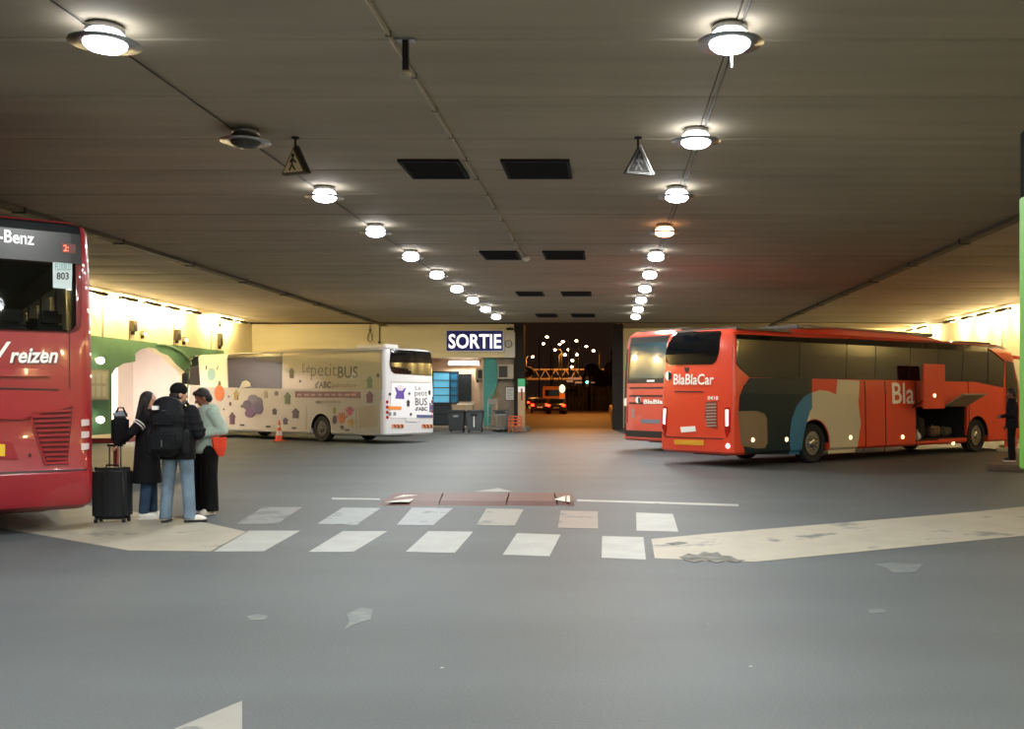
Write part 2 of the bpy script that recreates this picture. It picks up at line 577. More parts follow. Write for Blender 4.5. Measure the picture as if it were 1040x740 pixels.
# facade: cream wall with the booth recess, then the exit opening
XF0, XF1 = -9.35, -4.8       # booth recess
fz = at(0, 363, YE).z        # underside of the fascia
fac = MB()
fac.box(XL - .3, XF0, YE, YE + .3, 0, HC)
fac.box(XF0, XF1, YE, YE + .3, fz, HC)
wf = fac.build('wall_front', M_CREAM)
props(wf, kind='structure')
p2 = MB().box(XF1, XF1 + .5, YE + .02, YE + .9, 0, HC).build('wall_pier_left', M_PIER)
props(p2, kind='structure')
p3 = MB().box(.2, .75, YE + .02, YE + .9, 0, HC).build('wall_pier_right', M_PIER)
props(p3, kind='structure')
p4 = MB().box(.75, XR, YE + 3.2, YE + 3.5, 0, HC).build('wall_front_right', M_CREAM)
props(p4, kind='structure')
c2 = MB().box(.75, XR + .3, YE + .05, YE + 3.5, HC + .001, HC + .3).build('ceiling_end', M_CEIL)
props(c2, kind='structure')
YR = 52.0    # back of the booth recess
M_PEACH = mat('peach_booth_paint', '#cdb195', .7, var=.06, scale=3)
br = MB()
br.box(XF0 - .2, XF1, YR, YR + .2, 0, fz)
br.box(XF0 - .2, XF0, YE + .3, YR, 0, fz)
br.box(XF0, XF1, YE + .3, YR, fz, fz + .15)
wbr = br.build('wall_booth', M_PEACH)
props(wbr, kind='structure')
pf = MB().box(XF0, XF1, YE - .6, YR, 0.0, .14).build('floor_booth_platform', M_GREYC, bevel=.02)
props(pf, kind='structure')

# ------------------------------------------------------------------ ceiling lamps in two rows
YS = [1000 * (HC - EYE) / d for d in (363, 265, 207, 169, 144, 125, 111, 99, 89, 81)]
step = (YS[-1] - YS[0]) / 9
YL = [YS[0] + step * k for k in range(-5, 10)]
ORD = ['second', 'third', 'fourth', 'fifth', 'sixth', 'seventh', 'eighth', 'ninth', 'tenth']
LAMP_M = {}


def lamp_parts(root, lit):
    if not LAMP_M:
        LAMP_M['housing'] = MB().lathe([(.13, 0), (.17, -.02), (.18, -.06), (.18, -.07)], n=20).mesh('housing')
        LAMP_M['rim'] = MB().lathe([(.195, -.17), (.33, -.178), (.335, -.19), (.20, -.186)], n=28).mesh('rim')
        LAMP_M['lens'] = MB().lathe([(.12, -.06), (.17, -.085), (.20, -.13), (.205, -.17), (.195, -.21), (.155, -.245), (.09, -.265), (.02, -.27)], n=28).mesh('lens')
        for k, v in LAMP_M.items():
            v.materials.append({'housing': STEEL, 'rim': STEEL, 'lens': LAMPW}[k])
            v.shade_smooth()
    for k in ('housing', 'rim'):
        link_mesh(k, LAMP_M[k], None, root)
    me = LAMP_M['lens']
    if lit != 'white':
        me = me.copy()
        me.materials.clear()
        me.materials.append(LAMPO if lit == 'warm' else mat('unlit_lens', '#3a3834', .4))
    link_mesh('lens', me, None, root)
    if lit != 'off':
        d = LAMP_M.get('ld' + lit) if False else None
        key = 'lamp_' + lit
        d = bpy.data.lights.get(key)
        if d is None:
            d = bpy.data.lights.new(key, 'AREA')
            d.shape = 'DISK'
            d.size = .36
            d.energy = LAMP_W if lit == 'white' else LAMP_W * .3
            d.color = (.97, 1, .975) if lit == 'white' else (1, .62, .36)
        lo = bpy.data.objects.new('lamp_light', d)
        col.objects.link(lo)
        lo.parent = root
        lo.location = (0, 0, -.275)


for k, y in enumerate(YL):
    n = k - 5
    for X, side in ((LX, 'left'), (RX, 'right')):
        lit = 'white'
        if side == 'left' and n == 1:
            lit = 'off'
        if side == 'right' and n == 3:
            lit = 'warm'
        if n < 0:
            lab = 'round ceiling lamp of the %s row above the viewer, %s before the nearest visible one' % (side, ['first', 'second', 'third', 'fourth', 'fifth'][-n - 1])
        elif lit == 'off':
            lab = 'unlit dark round lamp on the ceiling after the nearest left lamp'
        elif lit == 'warm':
            lab = 'orange-tinted dimmer round lamp, fourth from the front in the right row'
        elif n == 0:
            lab = 'nearest bright round ceiling lamp of the %s row' % side
        else:
            lab = 'bright round ceiling lamp, %s from the front in the %s row' % (ORD[n - 1], side)
        root = empty('ceiling_lamp', (X * .959, y * .959, HC - .015), 0, lab, 'lamp', 'round ceiling lamps in two rows')
        lamp_parts(root, lit)
        if side == 'right' and n == 0:
            MB().tube([(.02, 0, -.26), (.02, 0, -.42)], .01, 6).build('pull_rod', DARKMET, root)

# seam cable along each row
for X, lab in ((LX + .06, 'thin dark cable along the ceiling beside the left lamp row'), (RX + .06, 'thin dark cable along the ceiling beside the right lamp row')):
    c = MB().tube([(X, YB + 1, HC - .045), (X, YE - .2, HC - .045)], .009, 6).build('lamp_cable', DARKMET)
    props(c, lab, 'cable')

# wall-top strip lamps, warm
M_BAR = mat('strip_housing', '#1d1a14', .5)


def strip(X, ya, yb, sgn, lab, grp):
    yc = (ya + yb) / 2
    root = empty('strip_lamp', (X, yc, 0), 0, lab, 'lamp', grp)
    hl = (yb - ya) / 2
    z = HC - .16
    MB().box(-.08, .08, -hl, hl, z - .05, z + .05).build('housing', M_BAR, root, bevel=.01)
    MB().tube([(sgn * .105, -hl + .05, z + .03), (sgn * .105, hl - .05, z + .03)], .024, 8).build('tube', TUBEW, root)
    for e in (-1, 1):
        MB().box(-.012, .012, e * hl * .7 - .012, e * hl * .7 + .012, z + .05, HC - .035).build('bracket', M_BAR, root)
    return root


def strip_light(X, yc, sgn, power):
    if sgn < 0:      # reflector turned to the wall and ceiling
        d = bpy.data.lights.new('strip_light', 'AREA')
        d.shape = 'RECTANGLE'
        d.size = .12
        d.size_y = 2.0
    else:            # bare tube
        d = bpy.data.lights.new('strip_light', 'POINT')
        d.shadow_soft_size = .12
    d.energy = power * (.22 if sgn < 0 else 1.)
    d.color = (1, .76, .38)
    return d


def strip_lamps(pairs, X, sgn, side):
    for k, (xa, xb) in enumerate(pairs):
        ya, yb = X * FPX / (xa - PCX), X * FPX / (xb - PCX)
        if ya > yb:
            ya, yb = yb, ya
        lab = 'dark-backed warm strip lamp high on the %s wall, number %s from the near end' % (side, ['one', 'two', 'three', 'four', 'five', 'six', 'seven', 'eight', 'nine', 'ten', 'eleven', 'twelve'][k])
        r = strip(X, ya, yb, sgn, lab, 'warm strip lamps above the %s wall' % side)
        d = strip_light(X, (ya + yb) / 2, sgn, STRIP_W)
        lo = bpy.data.objects.new('lamp_light', d)
        col.objects.link(lo)
        lo.parent = r
        lo.location = (sgn * .22, 0, HC - .34)
        if sgn < 0:
            d2 = bpy.data.lights.new('strip_tube', 'POINT'); d2.energy = STRIP_W * .75; d2.color = (1, .76, .38); d2.shadow_soft_size = .12
            l2 = bpy.data.objects.new('lamp_light', d2); col.objects.link(l2); l2.parent = r; l2.location = (sgn * .2, 0, HC - .30)
        if d.type == 'AREA':
            lo.rotation_euler = (0, -sgn * 2.2, 0)


strip_lamps([(40, 62), (88, 108), (122, 138.5), (147, 162), (169, 181), (190, 203), (225, 235), (240, 250)], -17.3, -1, 'left')
strip_lamps([(3300, 2300), (1900, 1600), (1450, 1320), (1250, 1180), (1130, 1090), (1065, 1045), (1026, 1012), (1005, 993), (987, 977), (970, 959), (940, 932), (926.5, 921.5)], 16.0, 1, 'right')

for k, yc in enumerate((-11.5, -8.5, -5.5, -2.5, .5, 3.5)):
    r = strip(16.0, yc - 1.0, yc + 1.0, 1, 'warm strip lamp on the right wall behind the viewer, number %s' % 'one two three four five six'.split()[k], 'warm strip lamps behind the viewer')
    d = strip_light(16.0, yc, 1, STRIP_W)
    lo = bpy.data.objects.new('lamp_light', d); col.objects.link(lo); lo.parent = r; lo.location = (.22, 0, HC - .34)

# long dark cable trays under the ceiling
def tray(X, lab):
    root = empty('cable_tray', (X, 0, HC), 0, lab, 'cable tray')
    t = MB()
    t.box(-.11, .11, YB + .5, YE - .05, -.115, -.1)
    t.box(-.11, -.095, YB + .5, YE - .05, -.1, -.03)
    t.box(.095, .11, YB + .5, YE - .05, -.1, -.03)
    t.build('channel', mat('tray_metal', '#4a4338', .6, .3, var=.2, scale=3), root)
    hm = MB().box(-.13, .13, -.02, .02, -.14, -.017).mesh('hanger')
    hm.materials.append(DARKMET)
    y = YB + 2
    while y < YE - 1:
        o = link_mesh('hanger', hm, None, root)
        o.location = (0, y, 0)
        y += PW * 2
    return root


tray(-11.35, 'long dark cable tray along the ceiling left of the lamps')
tray(8.25, 'long dark cable tray along the ceiling above the orange coach')

# thin conduit with a hanging box
cdt = empty('ceiling_conduit', (-2.19, 0, HC), 0, 'thin pale conduit running along the middle of the ceiling', 'conduit')
MB().tube([(0, YB + 1, -.05), (0, 25.6, -.05)], .022, 6).build('pipe', mat('conduit_grey', '#9d9788', .5, .4), cdt)
cm = MB().box(-.03, .03, -.008, .008, -.076, -.017).mesh('clip'); cm.materials.append(mat('clip_grey', '#6b6558', .6))
y = 2.0
while y < 25.5:
    o = link_mesh('clip', cm, None, cdt); o.location = (0, y, 0); y += 1.3
MB().lathe([(.09, -.02), (.11, -.09), (.05, -.14), (.01, -.15)], (0.05, 25.6, 0), 14).build('sensor', WHITE, cdt)
hb = empty('hanging_loudspeaker', (-2.07, 10.05, HC), 0, 'small dark bracket hanging from the ceiling beside the conduit', 'bracket')
MB().box(-.03, .03, -.03, .03, -.33, -.016).build('stem', DARKMET, hb)
MB().box(-.13, .1, -.05, .05, -.03, -.008).build('mounting_plate', STEEL, hb)
MB().lathe([(.02, -.32), (.06, -.36), (.06, -.4), (.02, -.42)], n=14).build('disc', mat('pale_disc', '#a39a86', .5), hb)

# black ceiling vents in pairs
vy = [(15.1, 16.32), (24.65, 26.0), (34.2, 35.5), (43.4, 45.0)]
for k, (a, b) in enumerate(vy):
    for (xa, xb), sd in (((-3.24, -2.30), 'left'), ((-1.66, -.60), 'right')):
        lab = 'black rectangular ceiling vent, %s of the %s pair' % (sd, ['nearest', 'second', 'third', 'farthest'][k])
        root = empty('ceiling_vent', ((xa + xb) / 2, (a + b) / 2, HC), 0, lab, 'vent', 'black ceiling vents in pairs')
        hw, hl = (xb - xa) / 2, (b - a) / 2
        f = MB()
        f.box(-hw, hw, -hl, -hl + .05, -.06, -.017); f.box(-hw, hw, hl - .05, hl, -.06, -.017)
        f.box(-hw, -hw + .05, -hl + .05, hl - .05, -.06, -.017); f.box(hw - .05, hw, -hl + .05, hl - .05, -.06, -.017)
        VB = mat('vent_black', '#0c0b0a', .8)
        f.build('frame', VB, root)
        MB().box(-hw + .05, hw - .05, -hl + .05, hl - .05, -.03, -.017).build('backing', VB, root)
        sm = MB().bar((-hw + .05, 0, -.045), (hw - .05, 0, -.045), .07, .008, (0, .5, .87)).mesh('slat'); sm.materials.append(VB)
        for i in range(8):
            o = link_mesh('slat', sm, None, root); o.location = (0, -hl + .12 + i * (2 * hl - .24) / 7, 0)

# hanging triangular warning signs
def tri_sign(px, X, Y, rz, lab, face, rim, lit):
    root = empty('hanging_warning_sign', (X, Y, HC), rz, lab, 'sign')
    MB().lathe([(.05, -.016), (.06, -.03), (.02, -.05)], n=12).build('ceiling_rose', DARKMET, root)
    MB().tube([(0, 0, -.04), (0, 0, -.17)], .016, 8).build('stem', DARKMET, root)
    T = [(0, -.15), (-.21, -.54), (.21, -.54)]
    MB().prism(T, lambda u, v, t: (u, t - .05, v), .1).build('box', rim, root, bevel=.012)
    T2 = [(0, -.20), (-.165, -.515), (.165, -.515)]
    MB().prism(T2, lambda u, v, t: (u, -.05 - t, v), .004).build('face_plate', face, root)
    pic = MB()
    bl = lambda a, b: pic.bar((a[0], -.056, a[1]), (b[0], -.056, b[1]), .022, .006, (0, 1, 0))
    bl((-.005, -.31), (-.015, -.41)); bl((-.015, -.41), (-.06, -.49)); bl((-.015, -.41), (.04, -.49)); bl((-.005, -.33), (.05, -.39)); bl((-.005, -.33), (-.05, -.38))
    pic.lathe([(.024, -.004), (.024, .004)], (0, -.056, -.285), 10, 'y')
    pic.build('walking_figure', mat('sign_black', '#1c1a16', .6), root)
    MB().bar((.02, 0, -.135), (.225, 0, -.53), .012, .105, (0, 1, 0)).build('edge_strip', lit, root)
    return root


tri_sign(300, (300 - PCX) * 13.83 / 1000, 13.83, -.35, 'cream triangular warning sign hanging from the ceiling beside the left lamps', mat('sign_cream', '#c9b68a', .5), mat('sign_rim', '#5c4a34', .5), DARKMET)
tri_sign(648, (648 - PCX) * 13.83 / 1000, 13.83, .35, 'dark grey triangular warning sign hanging from the ceiling beside the right lamps', mat('sign_dirty', '#2c2a27', .9, spec=.1, var=.4, scale=12), mat('sign_rim_dark', '#2a2825', .5), mat('sign_white_edge', '#e6e6e6', .35))

# small things fixed high on the cream wall
def wall_thing(kind, x, y, hpx, wpx, m, lab, cat, lens=None):
    Y = XL * FPX / (x - PCX)
    k = Y / FPX
    z = EYE - (y - PCY) * k
    h, wd = hpx * k, wpx * k * 2.0
    root = empty(kind, (XL + .001, Y, z), 0, lab, cat)
    MB().box(0, .16, -wd / 2, wd / 2, -h / 2, h / 2).build('case', m, root, bevel=.015)
    MB().box(.16, .175, -wd * .38, wd * .38, -h * .4, h * .1).build('front_panel', lens or DARKMET, root)
    MB().box(0, .1, -wd * .2, wd * .2, -h / 2 - .12, -h / 2).build('bracket', DARKMET, root)
    return root


WT = mat('wall_box', '#4b4436', .6)
wall_thing('wall_loudspeaker', 133.5, 331, 11, 4.5, WT, 'dark loudspeaker box on the cream wall above the alcove, nearest', 'loudspeaker')
wall_thing('wall_loudspeaker', 178.5, 340, 11, 4, WT, 'dark loudspeaker box on the cream wall, second from the near end', 'loudspeaker')
wall_thing('wall_loudspeaker', 222, 345, 13, 3, WT, 'narrow dark loudspeaker box on the cream wall above the white bus', 'loudspeaker')
for x, y, l in ((143.5, 338, 'nearest'), (185.5, 344.5, 'farther')):
    r = wall_thing('wall_floodlight', x, y, 5, 3, mat('flood_grey', '#8c8875', .5), 'small floodlight on top of the green wall, the %s one' % l, 'lamp', TUBEW)
r = wall_thing('security_camera', 223, 327.5, 3, 5, mat('camera_case', '#a39a80', .5), 'small security camera on the cream wall near the far corner', 'camera', BLACK)

# notice board and two globe lamps beside the alcove
Yn0, Yn1 = 34.05, 35.55
nb = empty('notice_board', (XL + .02, (Yn0 + Yn1) / 2, 0), 0, 'pale notice board on the green wall beside the alcove', 'notice board')
MB().box(0, .05, -.75, .75, 1.55, 2.65).build('frame', mat('board_frame', '#8d8f7c', .5), nb, bevel=.01)
MB().box(.05, .056, -.69, .69, 1.61, 2.59).build('sheet', mat('board_sheet', '#b9b795', .6, var=.1, scale=5), nb)
for i in range(3):
    for j in range(2):
        MB().box(.056, .06, -.55 + i * .4, -.25 + i * .4, 1.7 + j * .45, 2.05 + j * .45).build('notice', mat('notice_paper', '#cfceb4', .7, var=.08, scale=20), nb)
for z, l in ((2.95, 'upper'), (.86, 'lower')):
    g = empty('globe_lamp', (XL + .02, 34.72, z), 0, 'small glowing globe lamp on the green wall beside the notice board, the %s one' % l, 'lamp')
    MB().lathe([(.09, 0), (.09, .06)], n=14, axis='x').build('base', WHITE, g)
    MB().ell((.17, 0, 0), (.13, .13, .13)).build('globe', mat('globe_glow', '#fff6df', .3, emit=5), g, smooth=180)

# pipes on the facade over the white bus
vp = empty('wall_pipe', (0, YE - .04, 0), 0, 'thin vertical pipe on the cream wall behind the white bus', 'pipe')
a = at(385.5, 329, YE)
MB().tube([(a.x, 0, HC - .05), (a.x, 0, .1)], .03, 8).build('pipe', mat('pipe_brown', '#6d5f43', .5, .2), vp)
MB().box(a.x - .07, a.x + .07, -.03, .04, 4.4, 4.46).build('clamp', DARKMET, vp)
lp = empty('cable_loop', (0, YE - .04, 0), 0, 'looped cable on the cream wall left of the thin pipe', 'cable')
a = at(376, 335, YE)
MB().tube([(a.x, 0, HC - .05), (a.x, 0, 5.0), (a.x - .1, 0, 4.8), (a.x - .11, 0, 4.55), (a.x, 0, 4.45), (a.x + .11, 0, 4.55), (a.x + .1, 0, 4.8), (a.x, 0, 5.0)], .022, 6).build('cable', mat('cable_grey', '#8a8062', .6), lp)
MB().box(a.x - .05, a.x + .05, -.01, .04, 5.0, 5.1).build('clip', DARKMET, lp)

# ================================================================== COACHES
class Bus:
    """local frame: x forward from the rear, y to the left, z up; origin on the ground under the rear centre"""

    def __init__(s, corner, side, heading, W, L, H, levels, rr, rf, br, bf, name, label, cat):
        s.W, s.L, s.H, s.lev, s.rr, s.rf, s.br, s.bf = W, L, H, levels, rr, rf, br, bf
        h = Vector((heading[0], heading[1])).normalized()
        left = Vector((-h.y, h.x))
        c = Vector(corner)
        o = c - left * (W / 2 * side)          # side=+1: corner is the left-rear one
        s.h, s.left, s.o = h, left, o
        s.root = empty(name, (o.x, o.y, 0), math.atan2(h.y, h.x), label, cat)

    def lv(s, z):
        """(inset, rear offset, front offset) at height z"""
        L = s.lev
        if z <= L[0][0]:
            return L[0][1:]
        for a, b in zip(L, L[1:]):
            if z <= b[0]:
                t = (z - a[0]) / (b[0] - a[0])
                return tuple(a[i] + (b[i] - a[i]) * t for i in (1, 2, 3))
        return L[-1][1:]

    def arc(s, d, r):
        d = min(max(d, 0), r)
        return r - math.sqrt(max(0, r * r - (r - d) ** 2)) if d < r else 0

    def rear(s, y, z, off=0.):
        ins, rx, fx = s.lv(z)
        hw = s.W / 2 - ins
        d = hw - abs(y)
        return Vector((rx + s.br * (y / hw) ** 2 + s.arc(d, s.rr) - off, y, z))

    def front(s, y, z, off=0.):
        ins, rx, fx = s.lv(z)
        hw = s.W / 2 - ins
        d = hw - abs(y)
        return Vector((s.L - fx - s.bf * (y / hw) ** 2 - s.arc(d, s.rf) + off, y, z))

    def side(s, sg, x, z, off=0.):
        ins, rx, fx = s.lv(z)
        hw = s.W / 2 - ins
        a = s.arc(x - rx - s.br, s.rr) + s.arc(s.L - fx - s.bf - x, s.rf)
        return Vector((x, sg * (hw - a + off), z))

    def surf(s, pl):
        return {'L': lambda a, z, o=0.: s.side(1, a, z, o), 'R': lambda a, z, o=0.: s.side(-1, a, z, o), 'rear': s.rear, 'front': s.front}[pl]

    def px(s, pl, x, y, extra=0.):
        """measure a photo position on one of the coach's faces -> (along, z)"""
        d = Vector(((x - PCX) / FPX, 1.0))
        e = -s.o
        ex, ey = e.dot(s.h), e.dot(s.left)
        dx, dy = d.dot(s.h), d.dot(s.left)
        z = 1.2
        for _ in range(5):
            ins, rx, fx = s.lv(z)
            if pl in 'LR':
                t = ((s.W / 2 - ins + extra) * (1 if pl == 'L' else -1) - ey) / dy
                a = ex + t * dx
            else:
                t = ((rx if pl == 'rear' else s.L - fx) - ex) / dx
                a = ey + t * dy
            z = EYE - (y - PCY) / FPX * t
            z = min(z, s.H - .02)
        if pl in ('rear', 'front'):
            lim = s.W / 2 - s.lv(z)[0] - .045
            a = max(-lim, min(lim, a))
        return (a, z)

    def outline(s, z):
        ins, rx, fx = s.lv(z)
        hw = s.W / 2 - ins
        ys = []
        for k in range(9):
            ys.append(-hw + s.rr * (1 - math.cos(PI / 2 * k / 8)))
        ys = ys + [-(hw - s.rr) * .5, 0, (hw - s.rr) * .5] + [-v for v in ys[::-1]]
        pts = [s.rear(v, z) for v in ys]
        yf = []
        for k in range(9):
            yf.append(-hw + s.rf * (1 - math.cos(PI / 2 * k / 8)))
        yf = yf + [-(hw - s.rf) * .5, 0, (hw - s.rf) * .5] + [-v for v in yf[::-1]]
        pts += [s.front(v, z) for v in yf[::-1]]
        return pts

    def body(s, m, cutters, inner=None):
        zs = [l[0] for l in s.lev]
        b = MB().loft([s.outline(z) for z in zs])
        o = b.build('body', m, None)
        for cme in cutters:
            c = bpy.data.objects.new('cut', cme)
            col.objects.link(c)
            md = o.modifiers.new('b', 'BOOLEAN')
            md.operation = 'DIFFERENCE'
            md.solver = 'EXACT'
            md.object = c
        me = bpy.data.meshes.new_from_object(o.evaluated_get(bpy.context.evaluated_depsgraph_get()))
        for md in list(o.modifiers):
            bpy.data.objects.remove(md.object)
        bpy.data.objects.remove(o)
        s.body_o = link_mesh('body', me, m, s.root, 32)
        if inner:
            me.materials.append(inner)
            for p in me.polygons:
                c = p.center
                if (abs(c.y) < 1.14 and .28 < c.x < s.L - .5 and 1.44 < c.z < 3.67) or (abs(c.y) < 1.262 and c.x > .75 and 2.1 < c.z < 3.3 and (abs(p.normal.x) > .9 or abs(p.normal.z) > .9)):
                    p.material_index = 1
        return s.body_o

    def decal(s, name, pl, pts, m, off=.004, th=.006, parent=None, px=True, cut=.12, measure=None):
        """thin conforming panel on face pl; outline in photo positions or in local (along, z)"""
        if px:
            pts = [s.px(measure or pl, *p) for p in pts]
        f = s.surf(pl)
        bm = bmesh.new()
        vs = [bm.verts.new((a, z, 0)) for a, z in pts]
        bm.faces.new(vs)
        bmesh.ops.triangulate(bm, faces=bm.faces[:])
        a0, a1 = min(p[0] for p in pts), max(p[0] for p in pts)
        z0, z1 = min(p[1] for p in pts), max(p[1] for p in pts)
        ends = s.rr + s.br + .35
        cuts = []
        n = max(1, int((a1 - a0) / cut))
        for i in range(1, n):
            a = a0 + (a1 - a0) * i / n
            if pl in ('rear', 'front') or a < ends or a > s.L - s.rf - .8:
                cuts.append(((a, 0, 0), (1, 0, 0)))
        for l in s.lev:
            if z0 + .005 < l[0] < z1 - .005:
                cuts.append(((0, l[0], 0), (0, 1, 0)))
        for co, no in cuts:
            bmesh.ops.bisect_plane(bm, geom=bm.verts[:] + bm.edges[:] + bm.faces[:], plane_co=co, plane_no=no, dist=1e-5)
        base = [(v.co.x, v.co.y) for v in bm.verts]
        bm.verts.index_update()
        faces = [tuple(v.index for v in q.verts) for q in bm.faces]
        be = [tuple(v.index for v in e.verts) for e in bm.edges if len(e.link_faces) == 1]
        bm.free()
        n = len(base)
        V = [f(a, z, off + th) for a, z in base] + [f(a, z, off * .2) for a, z in base]
        F = faces + [tuple(i + n for i in reversed(q)) for q in faces] + [(a, b, b + n, a + n) for a, b in be]
        return MB().add(V, F).build(name, m, parent or s.root)

    def text(s, name, t, pl, x0, y0, x1, y1, m, weight=.01, shear=0., parent=None, off=.014, dy=0.):
        """lettering between photo positions (x0, bottom y0) and (x1, top y1)"""
        p = s.px(pl, x0, y0); q = s.px(pl, x0, y1); r = s.px(pl, x1, y0 + dy); u = s.px(pl, x1, y1 + dy)
        f = s.surf(pl)

        def fn(a, b, d):
            aa = p[0] + (r[0] - p[0]) * a
            zb = p[1] + (r[1] - p[1]) * a
            zt = q[1] + (u[1] - q[1]) * a
            return f(aa, zb + (zt - zb) * b, off)
        return lettering(name, t, fn, m, parent or s.root, weight, shear)

    def wheels(s, xs, r=.5, tw=.3, hub='steel', both=True):
        cuts = []
        for x in xs:
            for sg in (1, -1):
                ya, yb = sg * (s.W / 2 + .2), sg * (s.W / 2 - .52)
                y0, y1 = min(ya, yb), max(ya, yb)
                pts = [(x - r * 1.2, -.3)] + [(x + r * 1.2 * -math.cos(t), r + .0 + r * 1.2 * math.sin(t)) for t in [PI * k / 16 for k in range(17)]] + [(x + r * 1.2, -.3)]
                cuts.append(MB().prism(pts, lambda u, v, t, y0=y0: (u, y0 + t, v), y1 - y0).mesh('cut'))
        s.wheel_x, s.wr, s.tw = xs, r, tw
        return cuts

    def build_wheels(s, rim=None, dark=False):
        r, tw = s.wr, s.tw
        rim = rim or STEEL
        tm = MB().lathe([(r * .62, 0), (r * .66, .02), (r * .93, .0), (r, .05), (r, tw - .05), (r * .93, tw), (r * .62, tw), (r * .6, tw * .5)], n=32, axis='y', caps=False).mesh('tyre')
        tm.materials.append(RUBBER); tm.shade_smooth(); tm.set_sharp_from_angle(angle=.6)
        rm = MB().lathe([(r * .63, .03), (r * .6, .05), (r * .55, .09), (r * .5, .11), (r * .3, .06), (r * .24, .02), (r * .2, .0), (r * .1, -.015), (.01, -.015)], n=28, axis='y').mesh('rim')
        rm.materials.append(rim); rm.shade_smooth(); rm.set_sharp_from_angle(angle=.7)
        nm = MB()
        for k in range(10):
            a = 2 * PI * k / 10
            nm.lathe([(.016, .05), (.016, .015), (.008, .01)], (r * .36 * math.cos(a), 0, r * .36 * math.sin(a)), 6, 'y')
        nme = nm.mesh('wheel_nuts'); nme.materials.append(DARKMET)
        for x in s.wheel_x:
            for sg in (-1, 1):
                wt = link_mesh('wheel', tm, None, s.root)
                wt.location = (x, sg * (s.W / 2 - .03), r)
                if sg == 1:
                    wt.rotation_euler = (0, 0, PI)
                link_mesh('rim', rm, None, wt)
                link_mesh('wheel_nuts', nme, None, wt)
                # dark liner of the wheel arch
                R = r * 1.19
                ln = MB()
                y0, y1 = sg * (s.W / 2 - .015), sg * (s.W / 2 - .5)
                rings = [[(x - R * math.cos(PI * k / 16), y, r + R * math.sin(PI * k / 16)) for k in range(17)] for y in (y0, y1)]
                ln.loft(rings, caps=False, closed=False)
                ln.add([(x - R, y1, .35), (x + R, y1, .35)] + rings[1], [(0, 1) + tuple(range(18, 1, -1))])
                ln.build('arch_liner', BLACK, s.root)
        # axles and underbody
        ax = MB()
        for x in s.wheel_x:
            ax.tube([(x, -s.W / 2 + .3, r), (x, s.W / 2 - .3, r)], .08, 8)
        ax.box(.5, s.L - .6, -.55, .55, .24, .36)
        ax.build('chassis', BLACK, s.root)


def smooth_poly(pts, n=4):
    """closed Catmull-Rom through the points"""
    out = []
    N = len(pts)
    for i in range(N):
        p0, p1, p2, p3 = [Vector(pts[(i + k - 1) % N]) for k in range(4)]
        for j in range(n):
            t = j / n
            q = .5 * ((2 * p1) + (-p0 + p2) * t + (2 * p0 - 5 * p1 + 4 * p2 - p3) * t * t + (-p0 + 3 * p1 - 3 * p2 + p3) * t ** 3)
            out.append((q.x, q.y))
    return out


def circ(cx, cy, rx, ry, n=16):
    return [(cx + rx * math.cos(2 * PI * k / n), cy + ry * math.sin(2 * PI * k / n)) for k in range(n)]


TGLASS = bpy.data.materials.new('clear_tinted_glass')
TGLASS.use_nodes = True
_nt = TGLASS.node_tree
_nt.nodes.remove(_nt.nodes['Principled BSDF'])
_tr = _nt.nodes.new('ShaderNodeBsdfTransparent'); _tr.inputs[0].default_value = (.78, .80, .78, 1)
_gl = _nt.nodes.new('ShaderNodeBsdfGlossy'); _gl.inputs['Roughness'].default_value = .02
_fr = _nt.nodes.new('ShaderNodeFresnel'); _fr.inputs[0].default_value = 1.5
_mx = _nt.nodes.new('ShaderNodeMixShader')
_nt.links.new(_fr.outputs[0], _mx.inputs[0]); _nt.links.new(_tr.outputs[0], _mx.inputs[1]); _nt.links.new(_gl.outputs[0], _mx.inputs[2])
_nt.links.new(_mx.outputs[0], _nt.nodes['Material Output'].inputs[0])
ORANGE = mat('coach_orange', '#d8452a', .28, coat=.5, var=.03, scale=2)
TEAL = mat('coach_dark_teal', '#12252a', .4, spec=.25)
BLUE = mat('coach_blue', '#2c6f96', .3, coat=.4)
BEIGE = mat('coach_beige', '#c9bfa6', .4, coat=.2)
GRILLE = mat('coach_grille', '#8f7a5e', .6, .2, c2='#74654f', scale=60)
MARK = mat('marker_lamp_orange', '#ffd9a0', .3, emit=2.5)
REDL = mat('red_lamp', '#a01512', .2, coat=.6)
LETW = mat('white_lettering', '#f2efe8', .4)
SLOT = mat('dark_slot', '#25100b', .6)
PLATEY = mat('plate_yellow', '#d39a1e', .5)

# ---------------------------------------------------------------- orange coach with the open luggage hold
th = .678
BBW, BBL, BBH = 2.55, 13.6, 3.35
blev = [(.30, .06, .06, .10), (.36, .0, .0, .02), (1.10, 0, 0, 0), (1.75, .0, .03, .04), (2.1, .02, .05, .12), (2.75, .045, .09, .36), (3.05, .065, .12, .55), (3.22, .12, .17, .72), (3.31, .24, .28, .95), (3.35, .5, .55, 1.4)]
bb = Bus((2.912, 23.143), -1, (math.cos(th), math.sin(th)), BBW, BBL, BBH, blev, .09, .35, .02, .22, 'orange_coach',
         'orange coach with open luggage hold and dark teal, blue and beige wave', 'coach')
cuts = bb.wheels([2.97, 10.61], .5)
h0, h1, h2 = bb.px('R', 930, 430)[0], bb.px('R', 953.5, 430)[0], bb.px('R', 982, 430)[0]
zt = bb.px('R', 955, 412.8)[1]
zf = bb.px('R', 967, 445)[1]
zb = bb.px('R', 941, 453)[1]
cuts.append(MB().box(h0, h1, -BBW / 2 - .2, .35, max(.42, zb), zt).mesh('cut'))
cuts.append(MB().box(h1 - .001, h2, -BBW / 2 - .2, .35, zf, zt).mesh('cut'))
bb.body(ORANGE, cuts)
bb.build_wheels()
